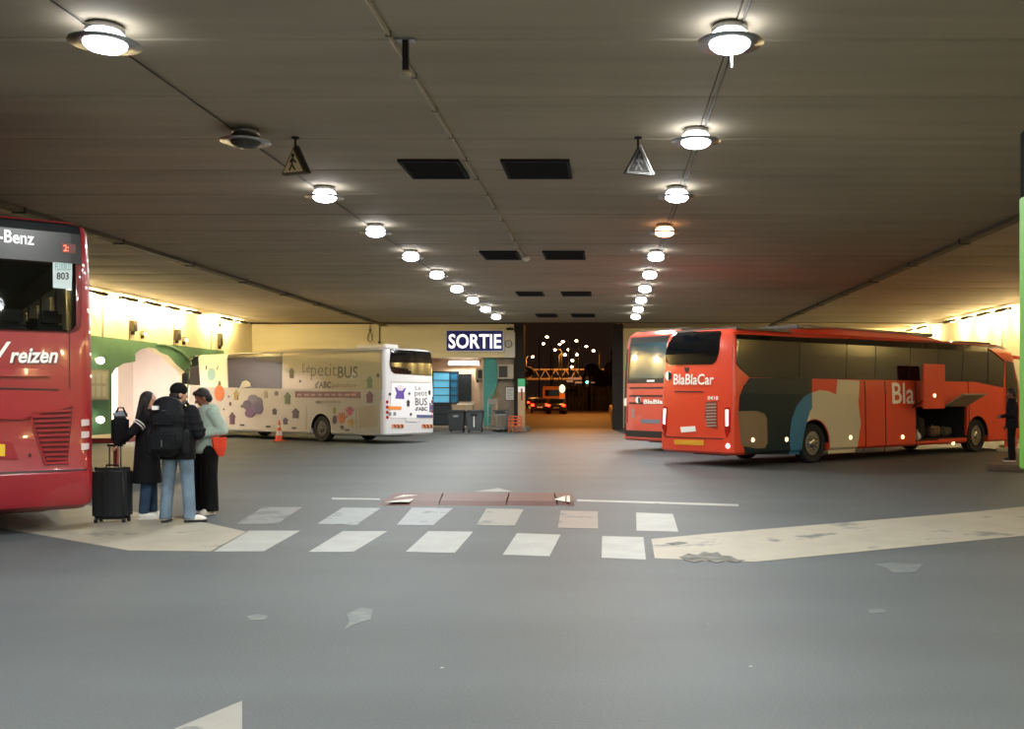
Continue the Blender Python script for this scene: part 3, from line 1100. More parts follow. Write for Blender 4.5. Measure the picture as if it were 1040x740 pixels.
# lining of the hold
LIN = mat('hold_lining', '#1a1917', .8)
ln = MB()
ln.box(h0 + .01, h2 - .01, .30, .34, .43, zt - .01)
ln.box(h0 + .005, h0 + .015, -1.2, .3, .43, zt - .01)
ln.box(h2 - .015, h2 - .005, -1.2, .3, zf + .01, zt - .01)
ln.box(h0 + .01, h2 - .01, -1.22, .3, zt - .02, zt - .008)
ln.build('hold_lining', LIN, bb.root)
MB().box(h0 + .01, h1 - .01, -1.24, .3, max(.42, zb) + .002, max(.42, zb) + .02).build('hold_floor', LIN, bb.root)
MB().box(h1, h2 - .01, -1.24, .3, zf + .002, zf + .02).build('hold_floor', LIN, bb.root)
# lifted hold door, carried outwards and up, and the tilted flap
ex = .42
d0 = bb.px('R', 938, 415, ex); d1 = bb.px('R', 959, 370, ex)
yy = -(BBW / 2 + ex)
dr = MB().box(d0[0], d1[0], yy, yy + .05, d0[1], d1[1]).build('hold_door', ORANGE, bb.root, bevel=.02)
lampp = bb.px('R', 949, 401.5, ex)
MB().lathe([(.055, 0), (.05, -.025), (.01, -.03)], (lampp[0], yy, lampp[1]), 12, 'y').build('marker_lamp', MARK, dr)
for xx in (d0[0] + .1, d1[0] - .1):
    MB().tube([(xx, yy + .05, d0[1] + .25), (xx, -BBW / 2 + .02, zt - .02)], .02, 8).build('door_arm', DARKMET, dr)
fl = MB()
f0, f1 = bb.px('R', 958.6, 412.4)[0], bb.px('R', 981.5, 412.4)[0]
o1, o2 = Vector((0, -BBW / 2 - .02, zt)), Vector((0, -BBW / 2 - .62, zt + .34))
nrm = Vector((0, .34, .6)).normalized() * .035
for a, b_ in ((f0, f1),):
    fl.add([(a, o1.y, o1.z), (b_, o1.y, o1.z), (b_, o2.y, o2.z), (a, o2.y, o2.z),
            (a, o1.y + nrm.y, o1.z + nrm.z), (b_, o1.y + nrm.y, o1.z + nrm.z), (b_, o2.y + nrm.y, o2.z + nrm.z), (a, o2.y + nrm.y, o2.z + nrm.z)],
           [(0, 1, 2, 3), (7, 6, 5, 4), (0, 4, 5, 1), (1, 5, 6, 2), (2, 6, 7, 3), (3, 7, 4, 0)])
flp = fl.build('hold_flap', mat('flap_inner_grey', '#a39a8a', .5), bb.root)
MB().bar((f0, o2.y - .01, o2.z + .015), (f1, o2.y - .01, o2.z + .015), .05, .05).build('flap_edge', STEEL, flp)

# livery
bb.decal('teal_panel', 'R', [(761.3, 383.5), (755, 392), (751, 402), (750, 416), (752, 440), (755.5, 461), (803, 461.5), (804, 440), (808, 420), (816, 405), (824.5, 397.5), (824.5, 383.8)], TEAL)
bb.decal('blue_panel', 'R', [(824, 398), (816, 403), (808.5, 412), (803.5, 426), (801.5, 445), (801, 461), (811, 461.2), (816, 441), (818.5, 430), (822, 418), (824.5, 414)], BLUE, .010)
W0 = 827
wa = [(W0 + 21 * math.cos(t), 449 - 21 * math.sin(t) * .98) for t in [PI * k / 12 for k in range(13)]]
P = [bb.px('R', *p) for p in ((824, 399), (832, 396), (841.5, 397), (849, 400.5), (850.3, 385.3), (872.7, 386.3), (871.5, 409), (874, 430), (868, 459))]
P += [(2.97 + .62, P[-1][1])] + [(2.97 + .62 * math.cos(t), .5 + .62 * math.sin(t)) for t in [PI * q / 14 for q in range(0, 12)]]
P += [bb.px('R', *p) for p in ((821, 421), (824.5, 413))]
bb.decal('beige_panel', 'R', P, BEIGE, .004, .005, px=False)
bb.decal('engine_grille', 'R', [(749, 417.5), (768, 417), (776, 420), (778.5, 425), (779, 450), (776, 455), (768, 455.3), (753, 452.5)], GRILLE, .012)
for x in (877.5, 898):
    bb.decal('door_gap', 'R', [(x, 387), (x + .9, 387), (x + .5, 458), (x - .4, 458)], SLOT, .002, .004)
for x in (928.8, 982.5):
    bb.decal('door_gap', 'R', [(x, 387.5), (x + .8, 387.5), (x + .8, 456), (x, 456)], SLOT, .002, .004)
for x, y in ((764, 446.5), (798.5, 446), (863.5, 444), (916.5, 443.5), (968, 449.5)):
    a, z = bb.px('R', x, y)
    q = bb.side(-1, a, z)
    MB().lathe([(.06, .02), (.055, -.025), (.01, -.035)], (q.x, q.y, q.z), 12, 'y').build('marker_lamp', MARK, bb.root)
bb.text('lettering', 'Bla', 'R', 906, 410, 928, 388.5, LETW, .012)
# window band in panes
tops = [(748, 339.2), (810, 342.5), (858, 344), (892, 345.8), (923, 347), (958, 348.6), (1001, 351.5), (1012, 353)]
pil = [749, 811, 858.5, 888, 922.5, 951, 976, 1001]


def topy(x):
    for (a, b), (c, d) in zip(tops, tops[1:]):
        if x <= c:
            return b + (d - b) * (x - a) / (c - a)
    return tops[-1][1]


def boty(x):
    return 382.6 + (x - 762) * (386.5 - 382.6) / 200


bb.decal('window_band', 'R', [(747.5, 339.8)] + [(x, topy(x) - .3) for x in (760, 811, 858, 892, 923, 958, 1001, 1019)] + [(1019, 393.5), (1012, 392), (1001, 389.8), (990, 387.6), (922, boty(922) + .5), (811, boty(811) + .5), (761, 383), (750.5, 373.5), (747.5, 369)], BLACK, .002, .005)
for k in range(7):
    a, b_ = pil[k] + .35, pil[k + 1] - .35
    P = [(a, topy(a)), (b_, topy(b_)), (b_, boty(b_)), (a, boty(a))]
    if k == 0:
        P = [(747, 340), (749.5, 339.2), (b_, topy(b_)), (b_, boty(b_)), (761.5, 382.4), (751, 373), (748, 369)]
    if k == 6:
        P = [(a, topy(a)), (b_, topy(b_)), (b_, 389.5), (990, 387.3), (a, 387)]
    P = [bb.px('R', *p) for p in P]
    P = [(q[0], q[1] + max(0, (bb.lv(q[1])[0]) * .0)) for q in P]
    bb.decal('window_pane', 'R', P, GLASS, .008, .006, px=False)
# driver's window, door and windscreen
bb.decal('driver_window', 'R', [bb.px('R', *p) for p in ((1003, 354), (1019, 358), (1019, 392.5), (1014, 392.5), (1003, 390))], GLASS, .008, px=False)
bb.decal('passenger_door', 'R', [bb.px('R', *p) for p in ((1020, 394), (1034, 397), (1034, 454), (1020, 455))], mat('door_orange', '#c8452e', .3, coat=.4), .006, px=False)
zz = [(1.15, 1.12), (2.95, 1.02)]
bb.decal('door_glass', 'R', [(1021.5, 366), (1032, 369), (1033, 412), (1021.5, 411)], GLASS, .014)
bb.decal('windscreen', 'front', [(-1.12, 1.25), (1.12, 1.25), (1.1, 2.3), (.98, 3.0), (-.98, 3.0), (-1.1, 2.3)], GLASS, .008, px=False)
for e in (-1, 1):
    bb.decal('headlamp', 'front', [(e * .7, .75), (e * 1.08, .8), (e * 1.1, .98), (e * .75, .92)], mat('headlamp_lens', '#dfe6ea', .1, coat=.8), .01, px=False)
    # horn-shaped mirrors hanging from the roof front
    mr = MB()
    a = bb.front(e * .95, 2.95)
    mr.tube([a - Vector((.2, 0, -.02)), a + Vector((.25, e * .22, -.02)), a + Vector((.42, e * .36, -.22)), a + Vector((.44, e * .38, -.4))], [.07, .06, .05, .04], 8)
    mo = mr.build('mirror_arm', ORANGE, bb.root, smooth=60)
    MB().box(a.x + .36, a.x + .5, a.y + e * .38 - .13, a.y + e * .38 + .13, a.z - .85, a.z - .38).build('mirror_head', BLACK, mo, bevel=.03)
# orange brow over the driver's window
bb.decal('brow_fin', 'R', [bb.px('R', *p) for p in ((1003, 354), (1012, 353.5), (1027, 358.5), (1029, 366.5), (1019, 366))], mat('brow_orange', '#e65a2c', .25, coat=.6), .02, .03, px=False)
# roof pod
pod = MB()
rp = []
for x, hw, z in ((2.3, .85, 3.3), (2.75, .98, 3.42), (4.2, 1.02, 3.52), (7.6, 1.02, 3.50), (9.0, .95, 3.42), (10.1, .8, 3.3)):
    rp.append([(x, -hw, 3.24), (x, -hw * .96, z - .06), (x, -hw * .8, z), (x, 0, z + .02), (x, hw * .8, z), (x, hw * .96, z - .06), (x, hw, 3.24)])
pod.loft(rp).build('roof_pod', ORANGE, bb.root, smooth=35)
MB().box(2.2, 2.9, -.7, .7, 3.3, 3.40).build('roof_vent', BLACK, bb.root, bevel=.03)

MB().box(.36, 2.3, -1.08, 1.08, 3.30, 3.362).build('roof_panel', mat('roof_grey', '#474543', .35), bb.root, bevel=.005)
MB().box(2.9, 9.0, -.8, .8, 3.45, 3.545).build('roof_panel', mat('roof_grey', '#474543', .35), bb.root, bevel=.02)
MB().box(10.1, 11.7, -1.05, 1.05, 3.30, 3.362).build('roof_panel', mat('roof_grey', '#474543', .35), bb.root, bevel=.005)
# rear
R = 'rear'
bb.decal('rear_window', R, [(673.8, 338.5), (676, 337), (731, 335.8), (733, 337), (730, 357), (727.5, 366), (723.5, 369.8), (679.5, 370.5), (676, 367), (674, 355)], GLASS, .006)
bb.text('lettering', 'BlaBlaCar', R, 684, 390.5, 725, 379.5, LETW, .015)
bb.decal('logo_drop', R, circ(678.6, 381.5, 3.2, 5, 14), LETW, .006)
bb.decal('logo_shade', R, [(679, 376.5), (681.8, 379), (681.8, 384), (679, 386.5)], TEAL, .013)
bb.decal('rear_handle', R, [(695, 373), (700, 373), (699, 377.5), (696.5, 377.5)], SLOT, .004)
bb.decal('engine_flap_gap', R, [(685, 396.8), (714, 397), (714, 398.2), (685, 398)], SLOT, .003)
bb.text('lettering', '0418', R, 719, 406, 729.5, 402, LETW, .02)
bb.decal('rear_grille', R, [(717, 408), (728, 407), (728.5, 436), (719, 433), (716, 424)], mat('rear_grille_dark', '#7b3326', .6), .003)
for k in range(8):
    y = 410 + k * 3.1
    bb.decal('grille_slat', R, [(717.5, y), (727.5, y - .4), (727.5, y + .9), (717.5, y + 1.3)], mat('slat_silver', '#b7a79c', .35, .5), .012)
for e in (1, -1):
    c = [(1.02, 1.42), (1.16, 1.44), (1.19, 1.3), (1.19, .88), (1.08, .72), (1.03, .86)]
    tl = bb.decal('tail_lamp', R, [(e * -a, z) for a, z in c], REDL, .012, px=False, cut=.04)
    bb.decal('lamp_lens', R, [(e * -a, z) for a, z in ((1.05, 1.38), (1.14, 1.38), (1.15, 1.0), (1.07, .98))], mat('lens_glow', '#ffe9dd', .2, emit=1.4), .024, px=False, parent=tl, cut=.04)
bb.decal('emblem_plate', R, [(691, 433.5), (706, 432.5), (707, 438), (692, 439)], LETW, .006)
bb.decal('number_plate', R, [(685, 446.3), (715, 447), (715, 452.2), (685, 451)], PLATEY, .008)
bb.decal('bumper_gap', R, [(669.5, 439), (676, 444), (734, 446), (734, 445), (676.5, 443), (669.5, 438)], SLOT, .003)
a = bb.rear(-1.12, .52)
MB().lathe([(.06, .02), (.05, -.03), (.01, -.04)], (a.x, a.y, a.z), 12, 'x').build('reversing_lamp', mat('reverse_glow', '#fff3e8', .2, emit=4), bb.root)

# luggage standing in the hold
def to_world(bus, x, y):
    q = bus.o + bus.h * x + bus.left * y
    return q


def suitcase(name, loc, rz, wd, dp, ht, m, lab, cat='suitcase', handle=0., grp=None):
    root = empty(name, loc, rz, lab, cat, grp)
    MB().box(-wd / 2, wd / 2, -dp / 2, dp / 2, .045, ht).build('shell', m, root, bevel=min(.05, dp * .2), seg=3)
    rb = MB().box(-.012, .012, -dp / 2 - .006, -dp / 2 + .01, .1, ht - .06).mesh('rib')
    rb.materials.append(m)
    for k in range(5):
        o = link_mesh('rib', rb, None, root); o.location = ((k - 2) * wd * .17, 0, 0)
    MB().box(-wd / 2 - .003, wd / 2 + .003, -.01, .01, .05, ht + .003).build('zip', mat('zip_black', '#08080a', .5), root)
    for sx in (-1, 1):
        for sy in (-1, 1):
            MB().lathe([(.028, -.015), (.028, .015)], (sx * wd * .4, sy * dp * .3, .028), 12, 'x').build('wheel', RUBBER, root, smooth=30)
    MB().tube([(-.08, 0, ht - .005), (-.08, 0, ht + .03), (.08, 0, ht + .03), (.08, 0, ht - .005)], .012, 8).build('top_handle', BLACK, root)
    if handle:
        hd = MB()
        for sx in (-.075, .075):
            hd.tube([(sx, dp * .3, ht - .02), (sx, dp * .3, ht + handle)], .009, 8)
        hd.tube([(-.1, dp * .3, ht + handle), (.1, dp * .3, ht + handle)], .017, 8)
        hd.build('pull_handle', STEEL if False else DARKMET, root)
    return root


rzb = math.atan2(bb.h.y, bb.h.x)
zl = max(.42, zb) + .021
NAVY = mat('navy_fabric', '#161a2a', .8, bump=.3, scale=40)
q = to_world(bb, h0 + .28, -.86); suitcase('suitcase', (q.x, q.y, zl), rzb, .44, .26, .72, NAVY, 'tall navy suitcase in the open hold, next to the letters Bla')
q = to_world(bb, h0 + .72, -.86); suitcase('suitcase', (q.x, q.y, zl), rzb, .38, .26, .62, mat('black_shell', '#0e0e10', .5), 'black suitcase in the open hold, right of the navy one')
q = to_world(bb, h1 + .40, -.8); suitcase('suitcase', (q.x, q.y, zf + .021), rzb, .5, .3, .34, mat('brown_case', '#5b4638', .7), 'low brown suitcase on the hold floor under the tilted flap')
q = to_world(bb, h1 + .98, -.8); suitcase('suitcase', (q.x, q.y, zf + .021), rzb, .5, .3, .30, mat('grey_case', '#3b3a39', .7), 'low dark grey suitcase at the right end of the open hold')


def soft_bag(name, loc, r, m, lab, cat='bag', neck=True):
    root = empty(name, loc, 0, lab, cat)
    b = MB().ell((0, 0, r[2] * .93), r)
    b.ell((r[0] * .3, 0, r[2] * .8), (r[0] * .8, r[1] * .95, r[2] * .7))
    if neck:
        b.capsule((0, 0, r[2] * 1.6), (0, 0, r[2] * 2.1), r[0] * .25, r[0] * .35)
    b.remesh('sack', m, root, .012, 3)
    if neck:
        MB().tube([(-r[0] * .3, 0, r[2] * 1.75), (-r[0] * .2, 0, r[2] * 2.3), (r[0] * .2, 0, r[2] * 2.3), (r[0] * .3, 0, r[2] * 1.75)], .008, 6).build('handle', m, root)
    return root


WBAG = mat('white_bag', '#c9ccd4', .6, bump=.5, scale=14)
q = to_world(bb, h0 + .2, -1.17); soft_bag('white_bag', (q.x, q.y, zl), (.12, .06, .13), WBAG, 'white plastic bag at the bottom of the open hold')
q = to_world(bb, h0 + .26, -.9); soft_bag('white_bag', (q.x, q.y, zl + .765), (.15, .1, .065), WBAG, 'white folded bag on top of the navy suitcase in the hold', neck=False)

# ---------------------------------------------------------------- second orange coach, parked behind
RED2 = mat('coach_faded_orange', '#cf5140', .32, coat=.4)
b2lev = [(.30, .05, .06, .10), (.36, 0, 0, .02), (1.5, 0, 0, 0), (2.1, .01, .02, .1), (3.3, .05, .09, .4), (3.6, .10, .16, .7), (3.72, .22, .3, 1.0), (3.76, .5, .6, 1.4)]
lc = Vector((.45, 31.5)) - Vector((-math.sin(th), math.cos(th))) * 2.55
b2 = Bus((lc.x, lc.y), -1, (math.cos(th), math.sin(th)), 2.55, 12.6, 3.76, b2lev, .09, .35, .02, .2, 'red_coach',
         'pale red coach half hidden behind the orange coach, with bluish rear window', 'coach')
b2.body(RED2, b2.wheels([3.0, 9.4], .5))
b2.build_wheels()
b2.decal('rear_panel_black', R, [(-1.06, 2.1), (-1.02, 3.55), (1.02, 3.55), (1.06, 2.1)], BLACK, .004, px=False)
b2.decal('rear_window', R, [(-.98, 2.25), (-.92, 3.35), (.92, 3.35), (.98, 2.25)], mat('bluish_glass', '#34525c', .05, 0, .9, coat=.4), .014, px=False)
b2.decal('black_edge_strip', R, [(1.12, .5), (1.22, .5), (1.20, 3.2), (1.10, 3.2)], BLACK, .006, px=False, cut=.03)
b2.decal('wiper_badge', R, [(.1, 2.14), (-.25, 2.14), (-.25, 2.2), (.1, 2.2)], LETW, .016, px=False)
for z in (1.93, 1.68, 1.45):
    b2.decal('louvre_gap', R, [(-.95, z), (.95, z), (.95, z + .05), (-.95, z + .05)], SLOT, .005, px=False)
b2.text('lettering', 'BlaBlaCar', R, 654, 410, 688, 405.5, LETW, .03)
b2.decal('logo_drop', R, circ(648, 406, 2.6, 3.4, 12), LETW, .006)
b2.decal('logo_shade', R, [(648.4, 402.8), (650.4, 404.5), (650.4, 408), (648.4, 409)], TEAL, .012)
for y in (417, 422):
    b2.decal('round_badge', R, circ(643, y, 2, 2.6, 12), mat('badge_grey', '#a98278', .5), .006)
b2.decal('number_plate', R, [(651, 425.5), (670, 426), (670, 430), (651, 429.5)], mat('plate_grey', '#6d7482', .5), .006)
b2.decal('sticker', R, [(633.4, 404), (636.2, 404), (636.2, 412), (633.4, 412)], LETW, .012)
b2.decal('rear_bumper', R, [(-1.1, .42), (1.1, .42), (1.1, .62), (-1.1, .62)], BLACK, .008, px=False)
for e in (-1, 1):
    b2.decal('tail_lamp', R, [(e * 1.03, .85), (e * 1.1, .85), (e * 1.1, 1.4), (e * 1.03, 1.4)], REDL, .01, px=False, cut=.04)
for k in range(6):
    b2.decal('window_pane', 'R', [(.6 + k * 1.9, 2.15), (2.44 + k * 1.9, 2.15), (2.44 + k * 1.9, 3.4), (.6 + k * 1.9, 3.4)], GLASS, .006, px=False)
    b2.decal('window_pane', 'L', [(.6 + k * 1.9, 2.15), (2.44 + k * 1.9, 2.15), (2.44 + k * 1.9, 3.4), (.6 + k * 1.9, 3.4)], GLASS, .006, px=False)
MB().box(.9, 3.2, -.8, .8, 3.7, 3.84).build('roof_pod', mat('roof_grey', '#474543', .35), b2.root, bevel=.05)
MB().box(.36, 10.5, -1.08, 1.08, 3.70, 3.775).build('roof_panel', mat('roof_grey', '#474543', .35), b2.root, bevel=.005)

# ---------------------------------------------------------------- white bus with children's pictures
tw = .609
WBW, WBL, WBH = 2.5, 12.3, 3.44
wlev = [(.30, .05, .05, .10), (.36, 0, 0, .02), (1.3, 0, 0, 0), (1.9, .0, .01, .03), (2.9, .03, .04, .12), (3.24, .045, .06, .18), (3.36, .08, .10, .28), (3.42, .20, .24, .5), (3.44, .45, .5, .8)]
WBODY = mat('bus_white_body', '#cbcacb', .35, coat=.3, var=.02, scale=1.5)
wbs = Bus((-7.87, 34.618), 1, (-math.cos(tw), math.sin(tw)), WBW, WBL, WBH, wlev, .15, .25, .05, .1, 'white_bus',
          'white bus covered in coloured house, flower and hand pictures, lettered Le petit BUS', 'bus')
wbs.body(WBODY, wbs.wheels([3.44, 10.0], .48))
wbs.build_wheels(mat('grey_hub', '#5b5a58', .5, .4))
S = 'L'
wbs.decal('shaded_side_skin', S, [(.10, .37), (WBL - .3, .37), (WBL - .4, 3.27), (.18, 3.27)] if False else [(.12, .37)] + [p for x in (3.44, 10.0) for p in [(x - .60, .37)] + [(x - .60 * math.cos(PI * q / 14), .48 + .60 * math.sin(PI * q / 14)) for q in range(15)] + [(x + .60, .37)]] + [(WBL - .3, .37), (WBL - .5, 3.22), (.2, 3.22)], mat('shaded_side_skin', '#9c988f', .4, coat=.1, var=.02, scale=1.5), .002, .002, px=False)  # darker skin over the white paint: this side's dimmer light put into colour
FILM = mat('window_film', '#a99f88', .18, coat=.5, var=.03)
wbs.decal('film_window', S, [(288.4, 358.2), (388, 356.8), (388, 395.5), (287, 395)], FILM, .004)
wbs.decal('window_pane', S, [(234.3, 358.6), (287.6, 358.3), (286, 394.3), (232.3, 393.4)], mat('dark_window', '#241f22', .12, 0, .35), .006)
wbs.decal('open_vent_window', S, [(261, 361.5), (287, 361.5), (287, 368), (261, 367)], BLACK, .014)
wbs.decal('cream_panel', S, [(205.3, 359.6), (233, 358.8), (231.3, 393.3), (204.3, 392.8)], mat('cream_panel', '#cfc8b0', .4), .006)
wbs.decal('driver_window', S, [(191.5, 360), (204.5, 359.6), (203.5, 391), (190.5, 390.5)], GLASS, .006)
TXTG = mat('grey_brown_lettering', '#463e37', .5)
TXTD = mat('dark_lettering', '#241d1e', .5)
wbs.text('lettering', 'Le', S, 307.5, 378, 315, 369, TXTG, .0)
wbs.text('lettering', 'petit', S, 315.8, 386, 342, 369.5, TXTG, -.005)
wbs.text('lettering', 'BUS', S, 343.2, 383.8, 363.5, 371.8, TXTD, .02)
wbs.text('lettering', "d'ABC", S, 320, 394, 336.5, 387, TXTD, .03)
wbs.text('lettering', 'puériculture', S, 337.5, 394.6, 362, 388.6, TXTG, .0)
wbs.decal('banner', S, [(300, 397.2), (366, 397.6), (366, 404), (300, 403.4)], mat('banner_maroon', '#633f46', .5), .012)
for k in range(9):
    x = 302.5 + k * 6.9
    wbs.decal('banner_word', S, [(x, 399.6), (x + 4.2 + (k * 5) % 3 * .6, 399.7), (x + 4.2 + (k * 5) % 3 * .6, 401.8), (x, 401.7)], mat('banner_text', '#93797a', .5), .02)
wbs.text('lettering', 'abc', S, 321, 409.6, 327, 406, TXTD, .03)
wbs.text('lettering', 'puériculture', S, 327.6, 410.4, 346, 406, TXTG, .0)


def ink(c, k=.72):
    return [int(c[i:i + 2], 16) / 255 * k for i in (1, 3, 5)]


def house(x, y, wd, ht, c, pl=S):
    m = mat('house_' + c[1:], ink(c), .5)
    hw = wd / 2
    wbs.decal('house_picture', pl, [(x, y - ht / 2), (x + hw * 1.25, y - ht * .08), (x + hw * .8, y - ht * .08), (x + hw * .8, y + ht / 2), (x - hw * .8, y + ht / 2), (x - hw * .8, y - ht * .08), (x - hw * 1.25, y - ht * .08)], m, .014)


for a in ((296.5, 378.5, 5, 11, '#6b6444'), (292, 404, 6, 12, '#5d7f4c'), (279, 417.5, 4.5, 6.5, '#3d3346'), (300.3, 419.5, 7, 10, '#3b2a4e'), (290, 427.5, 5, 7, '#4a3f66'),
          (236, 424.5, 6, 12.5, '#5e2b45'), (240, 401, 5, 10, '#b39a3c'), (270, 400, 4, 8, '#b5ad94'), (281, 399, 4, 5, '#77707a'), (375.8, 388, 6.5, 12, '#4f7a5c'), (375.5, 403, 7, 12, '#8c5f78'), (384, 381, 3, 4, '#3a3340')):
    house(*a)
for x, y, rx, ry, c in ((223, 399, 4.8, 8.3, '#d0682c'), (215, 380, 4, 6.6, '#8fb9b4'), (246, 412.5, 1.2, 1.6, '#4a4454'), (234, 410, 1, 2, '#4d2a3a'), (227.5, 415.5, .7, .9, '#4a3a3a'), (232.5, 402.5, .7, 1, '#4a3a3a'), (305, 387, 1, 1.4, '#39303a'), (339.5, 417, 1.6, 3.4, '#8f8a3c'), (340, 426, 2, 4.4, '#332a35')):
    wbs.decal('round_picture', S, circ(x, y, rx, ry, 14), mat('pic_' + c[1:], ink(c, .85), .5), .014)
wbs.decal('lantern_top', S, [(222.2, 387), (224.2, 387), (224.8, 391), (221.8, 391)], mat('house_6b6444', '#6b6444', .5), .016)
wbs.decal('bunny_ear', S, [(209.5, 371), (210.5, 371), (210.6, 375), (209.3, 375.5)], TXTG, .016)
wbs.decal('bunny_ear', S, [(220, 375), (222.4, 370.5), (222, 372), (221, 375.5)], TXTG, .016)
FL = '#6a5378'
for x, y, rx, ry, c in ((257, 405.5, 5, 5, '#77738c'), (251.5, 411, 4.5, 5, '#574a6a'), (262, 409, 5, 6, '#6b6684'), (263.5, 414.5, 4, 6, '#5a4d74'), (256, 415, 6, 7, '#7d5a8c'), (254, 419.5, 5, 4.5, '#6f4a80'), (257, 407, 1.8, 2, '#9a97ab')):
    wbs.decal('flower_petal', S, circ(x, y, rx, ry, 14), mat('petal_' + c[1:], ink(c), .5), .014 + .002 * ((x * 7) % 3))
for pts in ([(250, 388), (249.5, 386.5), (250.5, 386), (254.5, 388.5), (255, 392.5), (254, 392.5), (253, 389.5), (251, 387.6), (247, 389.5), (245, 394), (242.5, 401), (242, 401), (244.5, 392), (247, 387)],):
    wbs.decal('arch_picture', S, pts, mat('arch_pale', '#d8d2c8', .5), .016)


def hand_pic(x, y, k, c):
    m = mat('hand_' + c[1:], ink(c, .85), .5)
    pm = wbs.decal('hand_picture', S, circ(x, y + 2.2 * k, 2.6 * k, 3.4 * k, 12), m, .014)
    for dx, dy, ln in ((-.62, -.55, 4.6), (-.3, -1, 5.6), (.0, -1, 6.2), (.28, -1, 5.6), (.75, -.75, 4.4)):
        n = math.hypot(dx, dy)
        ux, uy = dx / n, dy / n
        x0, y0 = x + dx * 2.9 * k, y + 1.2 * k
        px_, py_ = -uy * .55 * k, ux * .55 * k
        x1, y1 = x0 + ux * ln * k, y0 + uy * ln * k
        wbs.decal('finger', S, [(x0 + px_, y0 + py_), (x1 + px_, y1 + py_), (x1 + ux * .5 * k, y1 + uy * .5 * k), (x1 - px_, y1 - py_), (x0 - px_, y0 - py_)], m, .014, parent=pm)


hand_pic(347.5, 424, 1.05, '#cc6a3c')
hand_pic(355.5, 417, .85, '#c04e74')
hand_pic(356.5, 429, .75, '#c9a04a')
hand_pic(347.5, 434, .45, '#6d6a72')
wbs.decal('engine_grille', S, [(364.5, 413), (382, 411.5), (383, 412.5), (383, 433), (364.5, 434.3)], mat('bus_grille', '#9b9280', .6, .2, c2='#877e6c', scale=60), .012)
for x, y in ((246, 431.5), (272.5, 433), (299, 434.5), (352.5, 436.5)):
    wbs.decal('side_reflector', S, [(x - 2.2, y - .9), (x + 2.2, y - .9), (x + 2.2, y + .9), (x - 2.2, y + .9)], BLACK, .012)
for x in (362, 311):
    wbs.decal('panel_gap', S, [(x, 412), (x + .4, 412), (x + .4, 437), (x, 437)], mat('gap_grey', '#8a8476', .6), .003)
wbs.decal('roof_gutter', S, [(192, 357.8), (388.5, 355.2), (388.5, 356.2), (192, 358.8)], mat('gutter', '#6c6658', .5), .01)
# rear of the white bus
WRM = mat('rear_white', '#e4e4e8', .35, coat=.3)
wbs.decal('rear_window', R, [(396.5, 354.5), (440.5, 357.3), (441.6, 359), (441.6, 379), (439.5, 381.5), (401, 379.3), (398, 377), (396, 370)], GLASS, .006)
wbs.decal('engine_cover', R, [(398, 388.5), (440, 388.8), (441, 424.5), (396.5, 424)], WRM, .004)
wbs.decal('cover_gap', R, [(397, 387.6), (441, 387.9), (441, 388.5), (397, 388.2)], mat('gap_grey', '#8a8476', .6), .003)
wbs.text('lettering', 'Le', R, 421.5, 396, 427.5, 391.5, TXTG, .0)
wbs.text('lettering', 'petit', R, 421, 403.3, 434, 396.5, TXTG, .0)
wbs.text('lettering', 'BUS', R, 421.5, 411.5, 434, 404, TXTD, .01)
wbs.text('lettering', "d'ABC", R, 421.5, 417, 434, 413, TXTD, .03)
PUR = mat('picture_purple', '#5c4796', .5)
wbs.decal('child_picture', R, [(401, 393), (402.5, 393), (404.5, 396.5), (408.5, 396.5), (411, 393.5), (412, 394), (410, 399), (410.5, 405), (401.5, 404.5), (403, 399)], PUR, .012)
wbs.decal('child_head', R, circ(406.5, 393.2, 3, 2.8, 12), mat('picture_pale', '#cfc6cf', .5), .014)
wbs.decal('orange_bar', R, [(395, 412.3), (407.5, 412.5), (407.5, 416), (395, 415.8)], mat('picture_orange', '#d98536', .5), .012)
wbs.decal('blue_bar', R, [(423, 421), (439, 421.2), (439, 424), (423, 423.8)], mat('picture_blue', '#4a5680', .5), .014)
wbs.decal('blue_picture', R, [(436.5, 409), (441, 409), (441, 418.5), (436.5, 418.3)], mat('picture_blue', '#4a5680', .5), .014)
for x, y in ((396.5, 420), (401, 420)):
    wbs.decal('small_code_sticker', R, [(x - 1.2, y - 1.6), (x + 1.2, y - 1.6), (x + 1.2, y + 1.6), (x - 1.2, y + 1.6)], mat('sticker_grey', '#7d7d7d', .5), .014)
house(414.3, 409, 3.4, 7, '#3d3346', R)
house(436.5, 398.3, 2.4, 5, '#3d3346', R)
for x, y in ((396.5, 400), (415.5, 399.5), (417, 420.5), (440.5, 404)):
    wbs.decal('round_picture', R, circ(x, y, 1.1, 1.5, 10), TXTG, .014)
wbs.decal('number_plate', R, [(412.3, 424.3), (424.5, 424.6), (424.5, 428.2), (412.3, 428)], mat('plate_white', '#c9cacc', .5), .012)
hz = mat('hazard_orange', '#e08050', .4); hd_ = mat('hazard_dark', '#4e3a34', .5)
for x0 in (398.5, 428.5):
    wbs.decal('hazard_plate', R, [(x0, 430.6), (x0 + 11.5, 430.8), (x0 + 11.5, 434.4), (x0, 434.2)], hz, .012)
    for k in range(3):
        wbs.decal('hazard_stripe', R, [(x0 + 1 + k * 3.6, 430.9), (x0 + 2.8 + k * 3.6, 430.9), (x0 + 4.3 + k * 3.4, 434.1), (x0 + 2.5 + k * 3.4, 434.1)], hd_, .02)
for e in (-1, 1):
    for k in range(4):
        wbs.decal('tail_lamp', R, circ(e * 1.1, .95 + k * .18, .05, .06, 10), REDL, .012, px=False, cut=.03)
MB().box(1.0, 2.6, -.35, .35, 3.4, 3.6).build('roof_unit', WBODY, wbs.root, bevel=.04)
hp = []
